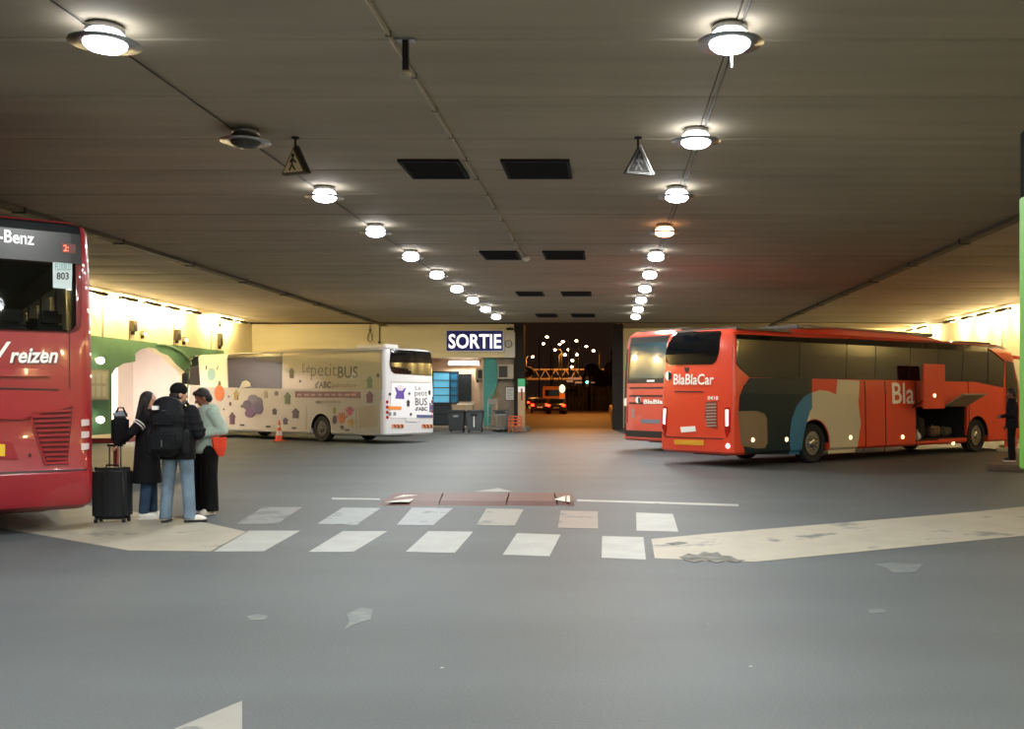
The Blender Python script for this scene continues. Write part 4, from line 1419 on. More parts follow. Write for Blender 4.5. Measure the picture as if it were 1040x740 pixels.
for x, z in ((3.2, 3.42), (3.8, 3.5), (5.8, 3.55), (7.4, 3.5), (8.2, 3.42)):
    hp.append([(x, -.85, 3.38), (x, -.8, z - .03), (x, -.5, z), (x, .5, z), (x, .8, z - .03), (x, .85, 3.38)])
MB().loft(hp).build('roof_hump', mat('hump_beige', '#c2b48e', .5), wbs.root, smooth=40)
wbs.decal('windscreen', 'front', [(-1.1, 1.1), (1.1, 1.1), (1.06, 2.6), (.98, 3.0), (-.98, 3.0), (-1.06, 2.6)], GLASS, .008, px=False)
for e in (-1, 1):
    wbs.decal('headlamp', 'front', [(e * .7, .6), (e * 1.05, .62), (e * 1.05, .82), (e * .7, .8)], mat('headlamp_lens', '#dfe6ea', .1), .01, px=False)
    a = wbs.front(e * 1.0, 2.75)
    mo = MB().tube([a, a + Vector((.1, e * .18, .1)), a + Vector((.1, e * .26, -.1))], .03, 8).build('mirror_arm', BLACK, wbs.root, smooth=60)
    MB().box(a.x + .03, a.x + .16, a.y + e * .26 - .12, a.y + e * .26 + .12, a.z - .55, a.z - .08).build('mirror_head', BLACK, mo, bevel=.04)

# ---------------------------------------------------------------- dark red coach at the left edge
RBW, RBL, RBH = 2.55, 12.2, 3.93
rlev = [(.28, .08, .14, .10), (.34, .02, .03, .02), (.42, 0, 0, 0), (.74, 0, 0, 0), (.76, .0, .015, 0), (.80, 0, .03, 0), (1.5, 0, .03, 0), (1.92, .005, .03, .04), (2.5, .008, .05, .14), (3.3, .025, .09, .36), (3.74, .04, .12, .5), (3.84, .07, .16, .7), (3.90, .15, .24, .9), (3.93, .35, .45, 1.2)]
RG0 = [(-1.08, 2.60), (-1.05, 2.54), (-1.0, 2.50), (1.0, 2.50), (1.05, 2.54), (1.08, 2.60), (1.08, 3.36), (-1.08, 3.36)]
DRED = mat('coach_dark_red', '#8e1c26', .28, coat=.6, var=.02, scale=2)
hr = Vector((-.586, .81)).normalized()
rb = Bus((-6.47, 12.4), -1, hr, RBW, RBL, RBH, rlev, .15, .35, .05, .2, 'dark_red_coach', 'dark red coach at the left edge, seen from behind, lettered reizen', 'coach')
rcuts = rb.wheels([3.2, 9.3], .5)
rcuts.append(MB().box(.30, RBL - 1.0, -1.13, 1.13, 1.45, 3.66).mesh('cut'))
rcuts.append(MB().prism(RG0, lambda u, v, t: (-.3 + t, u, v), .9).mesh('cut'))
rcuts.append(MB().box(RBL - 1.3, RBL + .3, -.95, .95, 1.5, 3.1).mesh('cut'))
for k in range(6):
    rcuts.append(MB().box(.82 + k * 1.8, 2.40 + k * 1.8, -1.5, 1.5, 2.15, 3.28).mesh('cut'))
rb.body(DRED, rcuts, mat('cabin_beige', '#a79d88', .7))
rb.build_wheels()
SEAT = mat('seat_cloth', '#1b1a1d', .9, var=.3, scale=8)
FLR = mat('cabin_grey', '#4a4744', .8)
MB().box(.31, RBL - 1.0, -1.12, 1.12, 1.452, 1.47).build('cabin_floor', FLR, rb.root)
MB().box(.31, RBL - 1.0, -1.12, 1.12, 3.63, 3.655).build('cabin_ceiling', FLR, rb.root)
for x in (.62, 2.2, 3.8, 5.4, 7.0, 8.6):
    for y in ((-.86, -.43, 0, .43, .86) if x < 1 else (-.86, -.43, .43, .86)):
        so = MB().box(x, x + .14, y - .2, y + .2, 1.5, 2.62).build('seat_back', SEAT, rb.root, bevel=.06, seg=3)
        MB().box(x + .01, x + .11, y - .13, y + .13, 2.60, 2.80).build('headrest', SEAT, so, bevel=.04, seg=3)
        MB().box(x + .1, x + .58, y - .2, y + .2, 1.80, 1.95).build('seat_cushion', SEAT, so, bevel=.04)
RG = [(-1.14, 2.60), (-1.11, 2.53), (-1.03, 2.48), (1.03, 2.48), (1.11, 2.53), (1.14, 2.60), (1.15, 3.3), (1.14, 3.86), (-1.14, 3.86), (-1.15, 3.3)]
rb.decal('rear_window', R, RG, TGLASS, .006, px=False)
rb.decal('window_header', R, [(-1.145, 3.36), (1.145, 3.36), (1.13, 3.87), (-1.13, 3.87)], mat('header_black', '#101318', .35), .014, px=False)
SILV = mat('chrome_lettering', '#e3e3e0', .25, .2)
bz = rb.text('lettering', '-Benz', R, -1.5, 245.6, 34.5, 232.6, SILV, .012, off=.024, dy=3.6)
rb.text('lettering', 'Mercedes', R, -90, 236, -4, 222.5, SILV, .012, off=.024, dy=9)
# serif feet of the letters
led = rb.decal('line_display', R, [(63, 246.5), (77, 248), (77, 257), (63, 256)], mat('display_red', '#5c1510', .4), .016)
rb.text('display_digits', '2:', R, 64.5, 255.2, 70, 248.4, mat('led_glow', '#ff6a4a', .3, emit=1.5), .02, parent=led, off=.03)
st = rb.decal('paper_sign', R, [(53.6, 264.5), (73.6, 265.5), (73, 293.5), (53.8, 292)], mat('paper_pale', '#c2d2d2', .6), .012)
rb.text('lettering', 'FLIXBUS', R, 56, 274.5, 72.3, 267, mat('sign_teal', '#6f9a9c', .5), .01, parent=st, off=.024)
rb.text('lettering', '803', R, 57.5, 283.8, 70, 276.5, mat('sign_dark', '#22282c', .5), .02, parent=st, off=.024)
LS = mat('letter_shadow', '#4a1218', .5)
rb.text('lettering_shadow', 'reizen', R, 10.8, 369.6, 60, 354.6, LS, .05, .25, off=.012)
rb.text('lettering', 'reizen', R, 9.8, 368.6, 59, 353.6, LETW, .025, .25, off=.02)
rb.text('lettering', 'V', R, -6, 366, 11, 347, LETW, .03, .3, off=.02)
rb.text('lettering', 'reizen.nl', R, -10, 420.5, 27.3, 412.5, mat('small_lettering', '#d3a6a4', .5), .01, off=.02)
DR2 = mat('coach_red_panel', '#96222c', .26, coat=.6)
rb.decal('embossed_bar', R, [(-60, 372), (46, 374.5), (50, 377), (51, 382), (-60, 382)], DR2, .02, .02)
rb.decal('engine_lid', R, [(-60, 394.5), (58, 397), (64, 401), (74, 412), (67, 414.5), (30, 418.5), (24, 426), (-60, 423)], DR2, .015, .02)
rb.decal('lid_gap', R, [(-60, 391.5), (60, 395), (60, 396.4), (-60, 393.6)], SLOT, .004)
rb.decal('engine_grille', R, [(31, 419.5), (74, 412), (73, 430), (69, 468), (46.5, 469)], mat('grille_dark_red', '#5d1218', .5), .004)
for k in range(11):
    y = 417 + k * 4.8
    xa = 31 + max(0, (y - 420)) * .32
    xb = 73.5 - (y - 417) * .085
    rb.decal('grille_slat', R, [(xa + 1, y), (xb - 1, y - 1.5 + k * .12), (xb - 1, y + .9 + k * .12), (xa + 1, y + 2.4)], DRED, .012, .03)
rb.decal('grille_surround', R, [(31, 419.5), (29, 420), (45.5, 471.5), (70.5, 470.5), (69, 468), (46.5, 469)], DR2, .006, .02)
rb.decal('plate_recess', R, [(-26, 446), (12, 448.5), (19, 466), (-30, 466)], mat('recess_red', '#8e1a26', .4), .006)
rb.decal('number_plate', R, [(-22, 450), (5, 451), (5, 463), (-22, 463)], mat('plate_bright_yellow', '#e0b92a', .5), .018)
rb.decal('sensor', R, circ(30.5, 462, 1.6, 1.9, 10), SLOT, .006)
for z in (1.06, 1.21, 1.36):
    for e in (-1, 1):
        hsg = rb.decal('tail_lamp', R, [(e * a, z + b) for a, b in ((1.13, -.04), (1.225, -.03), (1.225, .045), (1.13, .045))], mat('lamp_silver', '#d8c6c6', .2, .2), .008, .02, px=False, cut=.02)
for k in range(6):
    z = 1.95 + k * .28
    for e in (-1, 1):
        q = rb.side(e, .16, z)
        MB().ell(tuple(q), (.016, .016, .022), 8, 6).build('marker_dot', mat('marker_white', '#f4efe6', .3, emit=.6), rb.root)
rb.decal('bumper_gap', R, [(-1.2, .765), (1.2, .765), (1.2, .785), (-1.2, .785)], SLOT, .003, px=False, cut=.04)
rb.decal('panel_gap', R, [(70.5, 330), (71.3, 330), (71.5, 395), (70.7, 395)], SLOT, .002)
for k in range(6):
    for sd in 'LR':
        rb.decal('window_pane', sd, [(.7 + k * 1.8, 2.1), (2.44 + k * 1.8, 2.1), (2.44 + k * 1.8, 3.3), (.7 + k * 1.8, 3.3)], TGLASS, .006, px=False)
rb.decal('windscreen', 'front', [(-1.1, 1.3), (1.1, 1.3), (1.0, 3.2), (-1.0, 3.2)], TGLASS, .008, px=False)

# ================================================================== PEOPLE AND WHAT THEY CARRY
def cloth(name, c, var=.25, scale=9, rough=.85):
    return mat(name, c, rough, spec=.2, var=var, scale=scale, bump=.55)


SKIN = mat('skin_light', '#b98a70', .55, var=.06, scale=12)
SKIN2 = mat('skin_brown', '#7a4e3a', .55, var=.06, scale=12)


def hand_blob(b, wr, d, nrm, k=1., curl=.5):
    """palm, four unequal bent fingers and a thumb; d = finger direction, nrm = side the fingers curl to"""
    d = Vector(d).normalized()
    nrm = Vector(nrm)
    nrm = (nrm - d * nrm.dot(d)).normalized()
    ac = d.cross(nrm)
    wr = Vector(wr)
    rot = Matrix((ac, nrm, d)).transposed()
    b.ell(tuple(wr + d * .05 * k), (.041 * k, .017 * k, .055 * k), 12, 8, rot)
    for i, ln in enumerate((.9, 1., .95, .78)):
        p = wr + d * .09 * k + ac * (i - 1.5) * .0215 * k
        t = p
        ang = curl * .5
        for sgm in range(3):
            q = t + (d * math.cos(ang) + nrm * math.sin(ang)) * (.030 - .004 * sgm) * ln * k
            b.capsule(t, q, .0098 * k, .0088 * k, 8)
            t = q
            ang += curl
    t0 = wr + d * .028 * k - ac * .036 * k
    t1 = t0 + (d * .7 - ac * .6 + nrm * .3).normalized() * .038 * k
    t2 = t1 + (d * .9 + nrm * .35).normalized() * .03 * k
    b.capsule(t0, t1, .0135 * k, .0115 * k, 8)
    b.capsule(t1, t2, .0115 * k, .0095 * k, 8)


def figure(name, label, loc, rz, H, arms, head=(0, 0), feet=((-.1, 0, .1), (.1, 0, -.1)), skin=SKIN, hands=None, lean=0.):
    """forward is +y; returns root, scale, key joints"""
    k = H / 1.75
    root = empty(name, loc, rz, label, 'person')
    V = lambda *a: Vector(a) * k
    b = MB()
    pv = Vector((0, .01 + lean, 1.50))
    RM = Matrix.Rotation(head[0], 3, 'Z') @ Matrix.Rotation(head[1], 3, 'X')
    hp = lambda x, y, z: (pv + RM @ (Vector((x, y + .01 + lean, z)) - pv)) * k
    kk = lambda r: tuple(v * k for v in r)
    b.ell(tuple(hp(0, -.004, 1.645)), kk((.075, .094, .098)), 16, 12, RM)
    b.ell(tuple(hp(0, .035, 1.585)), kk((.058, .058, .078)), 14, 10, RM)
    b.ell(tuple(hp(0, .055, 1.535)), kk((.034, .03, .026)), 12, 8, RM)
    b.capsule(hp(0, .088, 1.628), hp(0, .110, 1.592), .009 * k, .0145 * k, 8)
    b.capsule(hp(-.022, .082, 1.558), hp(.022, .082, 1.558), .009 * k, .009 * k, 8)
    b.capsule(hp(-.04, .076, 1.648), hp(.04, .076, 1.648), .011 * k, .011 * k, 8)
    for e in (-1, 1):
        b.ell(tuple(hp(e * .077, -.004, 1.607)), kk((.011, .022, .033)), 10, 8, RM)
    b.capsule(V(0, lean - .01, 1.40), hp(0, 0, 1.56), .056 * k, .052 * k)
    b.capsule(V(-.14, lean, 1.405), V(.14, lean, 1.405), .055 * k, .055 * k)
    b.ell(V(0, lean, 1.27), kk((.15, .098, .19)))
    b.ell(V(0, lean * .5, 1.08), kk((.125, .088, .16)))
    b.ell(V(0, 0, .95), kk((.145, .10, .13)))
    for e, sd in ((-1, 'L'), (1, 'R')):
        el, wr = arms[sd]
        sh = V(e * .172, lean, 1.405)
        el, wr = Vector(el) * k, Vector(wr) * k
        b.capsule(sh, el, .045 * k, .036 * k)
        b.capsule(el, wr, .038 * k, .026 * k)
        hd = (hands or {}).get(sd)
        d, n, c = hd if hd else ((wr - el), (-e, 0, 0), .35)
        hand_blob(b, wr, d, n, k, c)
    J = {}
    for i, (fx, fy, fa) in enumerate(feet):
        e = -1 if i == 0 else 1
        hip = V(e * .085, 0, .93)
        an = V(fx, fy, .085)
        kn = (hip + an) / 2 + V(0, .02, .04)
        b.capsule(hip, kn, .072 * k, .048 * k)
        b.capsule(kn, an, .05 * k, .034 * k)
        fd = Vector((-math.sin(fa), math.cos(fa), 0))
        b.capsule(an + V(0, 0, -.04), an + fd * .14 * k + V(0, 0, -.055), .032 * k, .026 * k)
        J[e] = (hip, kn, an, fa)
    b.remesh('body', skin, root, .0085, 2)
    for e in (-1, 1):
        eo = MB().ell(tuple(hp(e * .031, .083, 1.628)), kk((.0125, .009, .0075)), 10, 8, RM).build('eye', mat('eye_white', '#d8d4cc', .3), root, smooth=180)
        MB().ell(tuple(hp(e * .031, .0905, 1.627)), kk((.005, .003, .005)), 8, 6, RM).build('iris', mat('iris_dark', '#1d130d', .2), eo, smooth=180)
    return root, k, J, hp, RM


def trousers(root, k, J, m, hip_r=.095, knee_r=.078, hem_r=.075, hem_z=.06):
    b = MB()
    b.ell((0, -.005, .955 * k), (.165 * k, .122 * k, .13 * k))
    b.ell((0, -.04 * k, .90 * k), (.14 * k, .09 * k, .10 * k))
    for e in (-1, 1):
        hip, kn, an, fa = J[e]
        an = Vector((an.x, an.y, hem_z * k))
        pts = [(hip + Vector((0, 0, .06 * k)), hip_r * .95), (hip.lerp(kn, .3), hip_r), (kn, knee_r), (kn.lerp(an, .5), (knee_r + hem_r) / 2), (an, hem_r)]
        n = 16
        rings = [[p + Vector((r * k * math.cos(2 * PI * i / n), r * k * 1.08 * math.sin(2 * PI * i / n), 0)) for i in range(n)] for p, r in pts]
        b.loft(rings)
    return b.remesh('trousers', m, root, .011, 3)


def jacket(root, k, arms, m, name='jacket', hem=.80, hem_r=(.185, .14), chest=(.19, .14), lean=0., sleeve=(.068, .058, .045), collar=True, waist=None, puff=0):
    b = MB()
    wz = waist or (chest[0] * .93, chest[1] * .95)
    lv = [(hem, *hem_r, 0), ((hem + 1.1) / 2, (hem_r[0] + wz[0]) / 2, (hem_r[1] + wz[1]) / 2, lean * .3), (1.1, *wz, lean * .6), (1.27, *chest, lean), (1.36, chest[0] * .97, chest[1] * .92, lean), (1.43, chest[0] * .72, chest[1] * .72, lean), (1.475, .085, .085, lean)]
    n = 24
    rings = []
    for z, rx, ry, cy in lv:
        rings.append([(rx * k * math.cos(2 * PI * i / n), cy * k + ry * k * math.sin(2 * PI * i / n), z * k) for i in range(n)])
    b.loft(rings)
    if collar:
        b.lathe([(.082 * k, 1.45 * k), (.086 * k, 1.52 * k), (.072 * k, 1.52 * k), (.06 * k, 1.47 * k)], (0, lean * k, 0), 20)
    for e, sd in ((-1, 'L'), (1, 'R')):
        el, wr = Vector(arms[sd][0]) * k, Vector(arms[sd][1]) * k
        sh = Vector((e * .165, lean, 1.395)) * k
        b.capsule(sh, el, (sleeve[0] + .012) * k, sleeve[1] * k)
        b.capsule(el, wr, sleeve[1] * k, sleeve[2] * k)
        for t in range(puff):
            p = sh.lerp(el, (t + .5) / puff)
            b.ell(tuple(p), ((sleeve[0] + .015) * k,) * 2 + (.04 * k,))
    return b.remesh(name, m, root, .011, 3)


def shoes(root, k, J, upper, sole, ln=.28):
    for e in (-1, 1):
        hip, kn, an, fa = J[e]
        R = Matrix.Rotation(fa, 3, 'Z')
        f = lambda x, y, z: Vector((an.x, an.y, 0)) + R @ (Vector((x, y, z)) * k)
        out = [(-.035, -.07), (.035, -.07), (.042, .0), (.050, .10), (.046, .165), (.022, .205), (-.022, .205), (-.046, .165), (-.048, .10), (-.04, 0)]
        b = MB()
        b.ell(tuple(f(0, -.015, .07)), (.042 * k, .06 * k, .055 * k), 12, 8, R)
        b.ell(tuple(f(0, .07, .052)), (.044 * k, .10 * k, .045 * k), 12, 8, R)
        b.ell(tuple(f(0, .14, .042)), (.045 * k, .062 * k, .032 * k), 12, 8, R)
        so = b.remesh('shoe', upper, root, .009, 3)
        MB().prism(out, lambda u, v, t: f(u, v, .003 + t), .03).build('sole', sole, so, bevel=.006)
        lc = MB()
        for t in range(4):
            lc.capsule(f(-.026, .05 + t * .022, .088 - t * .008), f(.026, .05 + t * .022, .088 - t * .008), .004 * k, .004 * k, 6)
        lc.build('laces', sole, so)


BLKC = cloth('black_coat_cloth', '#121216')
BLKJ = cloth('black_jacket_cloth', '#17181c', .3)
DENIM = cloth('light_blue_denim', '#6d8193', .2, 6)
DENIMD = cloth('dark_blue_denim', '#2a3c52', .25, 6)
BLKT = cloth('black_trouser_cloth', '#0f0f11')
MINT = cloth('mint_hoodie_cloth', '#9fb0a4', .10, 6)
WSHOE = mat('white_leather', '#d8d5cd', .5, var=.05, scale=20)
WSOLE = mat('white_rubber', '#cfcac0', .6)
BSHOE = mat('black_shoe_leather', '#1d1d20', .5)
HAIRD = mat('dark_hair', '#120d0c', .55, bump=.6, scale=30, stretch=(6, 6, 1))


def gp(x, y):
    g = ground(x, y)
    return (g[0], g[1], 0)


# ---- first person: long black coat, holding the suitcase handle
armsA = {'R': ((.26, -.19, 1.19), (.12, -.345, 1.055)), 'L': ((-.25, .02, 1.14), (-.14, .2, 1.06))}
rt, k, J, hp, RM = figure('person', 'person in a long black coat and dark jeans holding the black suitcase handle', (-6.38, 13.62, 0), math.radians(-68), 1.76, armsA,
                          head=(-.25, -.1), feet=((-.08, .06, .2), (.09, -.04, -.15)), hands={'R': ((-.35, -.25, -.55), (0, -1, .3), .75)})
trousers(rt, k, J, DENIMD, .085, .07, .062, .09)
coat = jacket(rt, k, armsA, BLKC, 'coat', .50, (.23, .19), (.195, .145), sleeve=(.07, .062, .05), waist=(.195, .15))
for t in (.30, .42):
    sh, el = Vector((.165, 0, 1.395)) * k, Vector(armsA['R'][0]) * k
    c = sh.lerp(el, t + .1)
    d = (el - sh).normalized()
    u = d.cross(Vector((0, 1, 0))).normalized(); v = d.cross(u)
    ring = [c + (u * math.cos(a) + v * math.sin(a)) * .081 * k for a in [2 * PI * i / 20 for i in range(21)]]
    MB().tube(ring, .009, 6).build('sleeve_stripe', LETW, coat)
shoes(rt, k, J, WSHOE, WSOLE)
b = MB()
b.ell(tuple(hp(0, -.025, 1.655)), (.092 * k, .10 * k, .105 * k), 14, 10, RM)
for x in (-.06, 0, .06):
    b.capsule(hp(x, -.06, 1.64), Vector((x * 1.2, -.115, 1.38)) * k, .05 * k, .035 * k)
b.capsule(hp(.075, -.01, 1.62), Vector((.1, -.02, 1.40)) * k, .03 * k, .02 * k)
b.capsule(hp(-.075, -.01, 1.62), Vector((-.1, -.02, 1.40)) * k, .03 * k, .02 * k)
b.remesh('hair', HAIRD, rt, .01, 3)

# her shoulder bag
sb = empty('shoulder_bag', (-6.66, 13.45, 1.02), math.radians(-68), 'black shoulder bag with a grey top hanging behind the person in the long coat', 'bag')
MB().box(-.06, .06, -.12, .10, 0.02, .40).build('bag_body', cloth('bag_black', '#101012'), sb, bevel=.04, seg=3)
MB().box(-.05, .05, -.10, .08, .38, .48).build('grey_top', cloth('bag_grey', '#7e8790', .15), sb, bevel=.03, seg=3)
MB().tube([(0, -.08, .38), (.03, -.03, .52), (.05, .03, .52), (.07, .08, .40)], .012, 8).build('strap', BLKC, sb)

# ---- second person: black jacket, backpack and beanie, back to the camera
armsB = {'R': ((.275, -.03, 1.13), (.19, .19, 1.09)), 'L': ((-.275, -.02, 1.13), (-.19, .19, 1.07))}
rt, k, J, hp, RM = figure('person', 'person in light blue jeans, black jacket and beanie wearing a large black backpack', (-5.80, 13.26, 0), math.radians(4), 1.86, armsB,
                          head=(-.95, -.08), feet=((-.155, 0, .1), (.16, -.03, -1.25)))
trousers(rt, k, J, DENIM, .096, .076, .072, .05)
jacket(rt, k, armsB, BLKJ, 'jacket', .80, (.215, .165), (.22, .155), sleeve=(.085, .076, .055), waist=(.215, .16), puff=3)
shoes(rt, k, J, WSHOE, BSHOE)
b = MB()
b.ell(tuple(hp(0, -.008, 1.678)), (.091 * k, .108 * k, .096 * k), 16, 12, RM)
b.remesh('beanie', cloth('beanie_knit', '#0f0f11', .2, 40), rt, .01, 2)
MB().ell(tuple(hp(0, -.03, 1.60)), (.084 * k, .085 * k, .06 * k), 14, 10, RM).build('hair', HAIRD, rt, smooth=180)

bp = empty('backpack', (-5.83, 13.26, 0), math.radians(4), 'large black backpack on the person in light blue jeans', 'backpack')
b = MB()
b.ell((0, -.29 * k, 1.33 * k), (.215 * k, .135 * k, .25 * k))
b.ell((0, -.29 * k, 1.08 * k), (.22 * k, .14 * k, .24 * k))
b.ell((0, -.27 * k, 1.48 * k), (.18 * k, .11 * k, .12 * k))
PACK = cloth('backpack_cloth', '#121418', .3, 14, .7)
pk = b.remesh('pack_body', PACK, bp, .014, 3)
MB().box(-.15 * k, .15 * k, -.455 * k, -.39 * k, .92 * k, 1.16 * k).build('front_pocket', PACK, bp, bevel=.03, seg=3)
MB().box(-.13 * k, .13 * k, -.43 * k, -.37 * k, 1.22 * k, 1.40 * k).build('front_pocket', PACK, bp, bevel=.03, seg=3)
for e in (-1, 1):
    MB().capsule((e * .21 * k, -.27 * k, .92 * k), (e * .21 * k, -.27 * k, 1.14 * k), .05 * k, .05 * k).build('side_pocket', PACK, bp, smooth=60)
    MB().tube([(e * .12 * k, -.2 * k, 1.47 * k), (e * .135 * k, -.02 * k, 1.53 * k), (e * .145 * k, .13 * k, 1.42 * k), (e * .155 * k, .165 * k, 1.2 * k), (e * .19 * k, .06 * k, 1.0 * k), (e * .17 * k, -.18 * k, .95 * k)], .022, 8).build('shoulder_strap', PACK, bp, smooth=60)
MB().box(-.125 * k, -.055 * k, -.44 * k, -.40 * k, 1.43 * k, 1.48 * k).build('white_tag', LETW, bp)
MB().box(-.005 * k, .03 * k, -.435 * k, -.405 * k, 1.415 * k, 1.425 * k).build('zip_pull', STEEL, bp)
MB().tube([(0, -.47 * k, .98 * k), (0, -.47 * k, 1.06 * k)], .008, 6).build('zip_pull', STEEL, bp)

# ---- third person: mint hoodie, black trousers, looking at a phone
armsC = {'L': ((-.255, -.10, 1.16), (-.13, .16, 1.10)), 'R': ((.25, .05, 1.15), (.05, .23, 1.30))}
rt, k, J, hp, RM = figure('person', 'person in a pale mint hoodie and wide black trousers looking down', (-5.80, 14.22, 0), math.radians(140), 1.82, armsC,
                          head=(-.35, -.42), feet=((-.13, .02, .3), (.12, 0, -.2)), skin=SKIN2, hands={'R': ((-.3, .1, .9), (-.6, .6, 0), .55), 'L': ((.7, .6, .05), (0, -.2, 1), .4)})
trousers(rt, k, J, BLKT, .112, .108, .105, .05)
hd_o = jacket(rt, k, armsC, MINT, 'hoodie', .84, (.195, .15), (.20, .15), sleeve=(.08, .074, .05), waist=(.195, .15))
b = MB()
b.ell((0, -.085 * k, 1.45 * k), (.12 * k, .075 * k, .075 * k))
b.ell((0, -.05 * k, 1.49 * k), (.10 * k, .08 * k, .045 * k))
b.remesh('hood', MINT, rt, .012, 3)
MB().box(-.10 * k, .02 * k, .146 * k, .158 * k, 1.22 * k, 1.34 * k).build('chest_print', mat('pink_print', '#a4506a', .7, c2='#5a3a48', scale=14), hd_o)
shoes(rt, k, J, WSHOE, WSOLE)
b = MB()
b.ell(tuple(hp(0, -.022, 1.662)), (.089 * k, .10 * k, .098 * k), 14, 10, RM)
b.ell(tuple(hp(0, -.065, 1.60)), (.08 * k, .06 * k, .08 * k), 14, 10, RM)
b.ell(tuple(hp(0, .05, 1.71)), (.06 * k, .05 * k, .035 * k), 14, 10, RM)
b.remesh('hair', HAIRD, rt, .01, 3)
wm = rt.matrix_basis
ph = empty('mobile_phone', (0, 0, 0), 0, 'black mobile phone held up by the person in the mint hoodie', 'phone')
pc = Matrix.Rotation(math.radians(140), 3, 'Z') @ (Vector((.02, .275, 1.395)) * k) + Vector((-5.80, 14.22, 0))
ph.location = pc
ph.rotation_euler = (-.5, 0, math.radians(140))
MB().box(-.038, .038, -.005, .005, -.078, .078).build('case', BLACK, ph, bevel=.004)
MB().box(-.034, .034, -.0065, -.005, -.07, .07).build('screen', mat('phone_screen', '#20262c', .1), ph)
ob = empty('orange_bag', (-5.55, 14.06, .84), math.radians(30), 'bright orange-red bag hanging at the hip of the person in the mint hoodie', 'bag')
b = MB()
b.loft([[(-.02, -.03, 0), (.05, -.03, 0), (.05, .03, 0), (-.02, .03, 0)], [(-.09, -.05, .12), (.08, -.05, .12), (.08, .05, .12), (-.09, .05, .12)], [(-.11, -.04, .27), (.09, -.04, .27), (.09, .04, .27), (-.11, .04, .27)]])
b.remesh('bag_body', cloth('orange_cloth', '#d8452c', .12, 6), ob, .01, 2)
MB().tube([(-.06, 0, .23), (-.05, .02, .34), (0, .04, .42)], .008, 6).build('strap', cloth('orange_cloth', '#d8452c'), ob)

# ---- suitcase and the white bag on the ground
suitcase('suitcase', (-6.69, 13.28, 0), math.radians(4), .455, .28, .74, mat('suitcase_black', '#1b1f21', .42, var=.1, scale=4), 'black upright suitcase with raised pull handle beside the dark red coach', handle=.29)
soft_bag('white_bag', (*ground(88, 507), 0), (.10, .08, .13), WBAG, 'small white plastic bag on the ground under the dark red coach corner')

# ---- fourth person: dark clothes on the kerb at the right
kerb = MB().prism([ground(1003, 478), ground(1140, 482), ground(1140, 468), ground(1010, 466)], lambda u, v, t: (u, v, t), .14).build('kerb_island', mat('kerb_brown', '#5a4a3c', .8, var=.2, scale=3), bevel=.02)
props(kerb, 'low brown kerb island under the person at the right edge', 'kerb')
g = ground(1028, 468.5, .14)
armsD = {'R': ((.23, -.02, 1.12), (.2, .1, .9)), 'L': ((-.24, .02, 1.13), (-.12, .22, 1.08))}
rt, k, J, hp, RM = figure('person', 'person in all dark clothes standing by the front of the orange coach', (g[0], g[1], .14), math.radians(70), 1.74, armsD, head=(.2, -.15), skin=SKIN2)
trousers(rt, k, J, BLKT, .09, .078, .075, .05)
jacket(rt, k, armsD, BLKJ, 'jacket', .80, (.19, .15), (.195, .145), sleeve=(.072, .064, .048))
shoes(rt, k, J, BSHOE, WSOLE)
b = MB()
b.ell(tuple(hp(0, -.02, 1.658)), (.086 * k, .10 * k, .1 * k), 14, 10, RM)
b.ell(tuple(hp(0, -.06, 1.60)), (.078 * k, .055 * k, .07 * k), 14, 10, RM)
b.remesh('hair', HAIRD, rt, .01, 3)

# platform strip in front of the coach
ks = MB().prism([ground(1012, 458.5), ground(1060, 458.5), ground(1070, 453.4), ground(1016, 453.6)], lambda u, v, t: (u, v, t), .10).build('kerb_platform', mat('kerb_pale', '#a49c8c', .8, var=.1, scale=3), bevel=.02)
props(ks, 'pale low platform edge beside the front wheel of the orange coach', 'kerb')

# tall lime green panel cut by the right edge of the picture
gpz = 8.6
gx = (1037.9 - PCX) * gpz / FPX
gr = empty('green_totem', (gx + .45, gpz, 0), 0, 'tall lime green panel with black top at the right edge of the picture', 'sign')
LIME = mat('lime_green', '#47861a', .5)
zb_, zm_, zt_ = EYE - (476 - PCY) * gpz / FPX, EYE - (200 - PCY) * gpz / FPX, EYE - (133 - PCY) * gpz / FPX
MB().box(-.45, .45, -.06, .06, zb_, zm_).build('panel', LIME, gr, bevel=.01)
MB().box(-.445, .45, -.055, .055, zm_ + .002, zt_).build('black_top', mat('totem_black', '#0a0a0a', .95, spec=.1), gr, bevel=.01)
MB().box(-.06, .1, -.05, .05, .04, zb_).build('post', DARKMET, gr)
MB().box(-.3, .4, -.3, .3, 0, .04).build('base_plate', DARKMET, gr)

# long table on the left, behind the first person
tb = empty('long_table', (-10.55, 22, 0), 0, 'long wooden table with a red edge between the red coach and the people', 'table')
MB().box(-.65, .65, -2.2, 2.2, .80, .85).build('tabletop', mat('table_wood', '#a17a48', .5, c2='#7d5a33', scale=3, stretch=(8, 1, 1)), tb, bevel=.01)
MB().box(-.65, .65, -2.235, -2.202, .75, .853).build('edge_board', mat('table_red', '#6a2420', .5), tb)
MB().box(.652, .685, -2.2, 2.2, .75, .853).build('edge_board', mat('table_red', '#6a2420', .5), tb)
for sx in (-1, 1):
    for sy in (-1, 1):
        MB().box(sx * .55 - .04, sx * .55 + .04, sy * 2.0 - .04, sy * 2.0 + .04, 0, .80).build('leg', mat('table_red', '#6a2420', .5), tb)

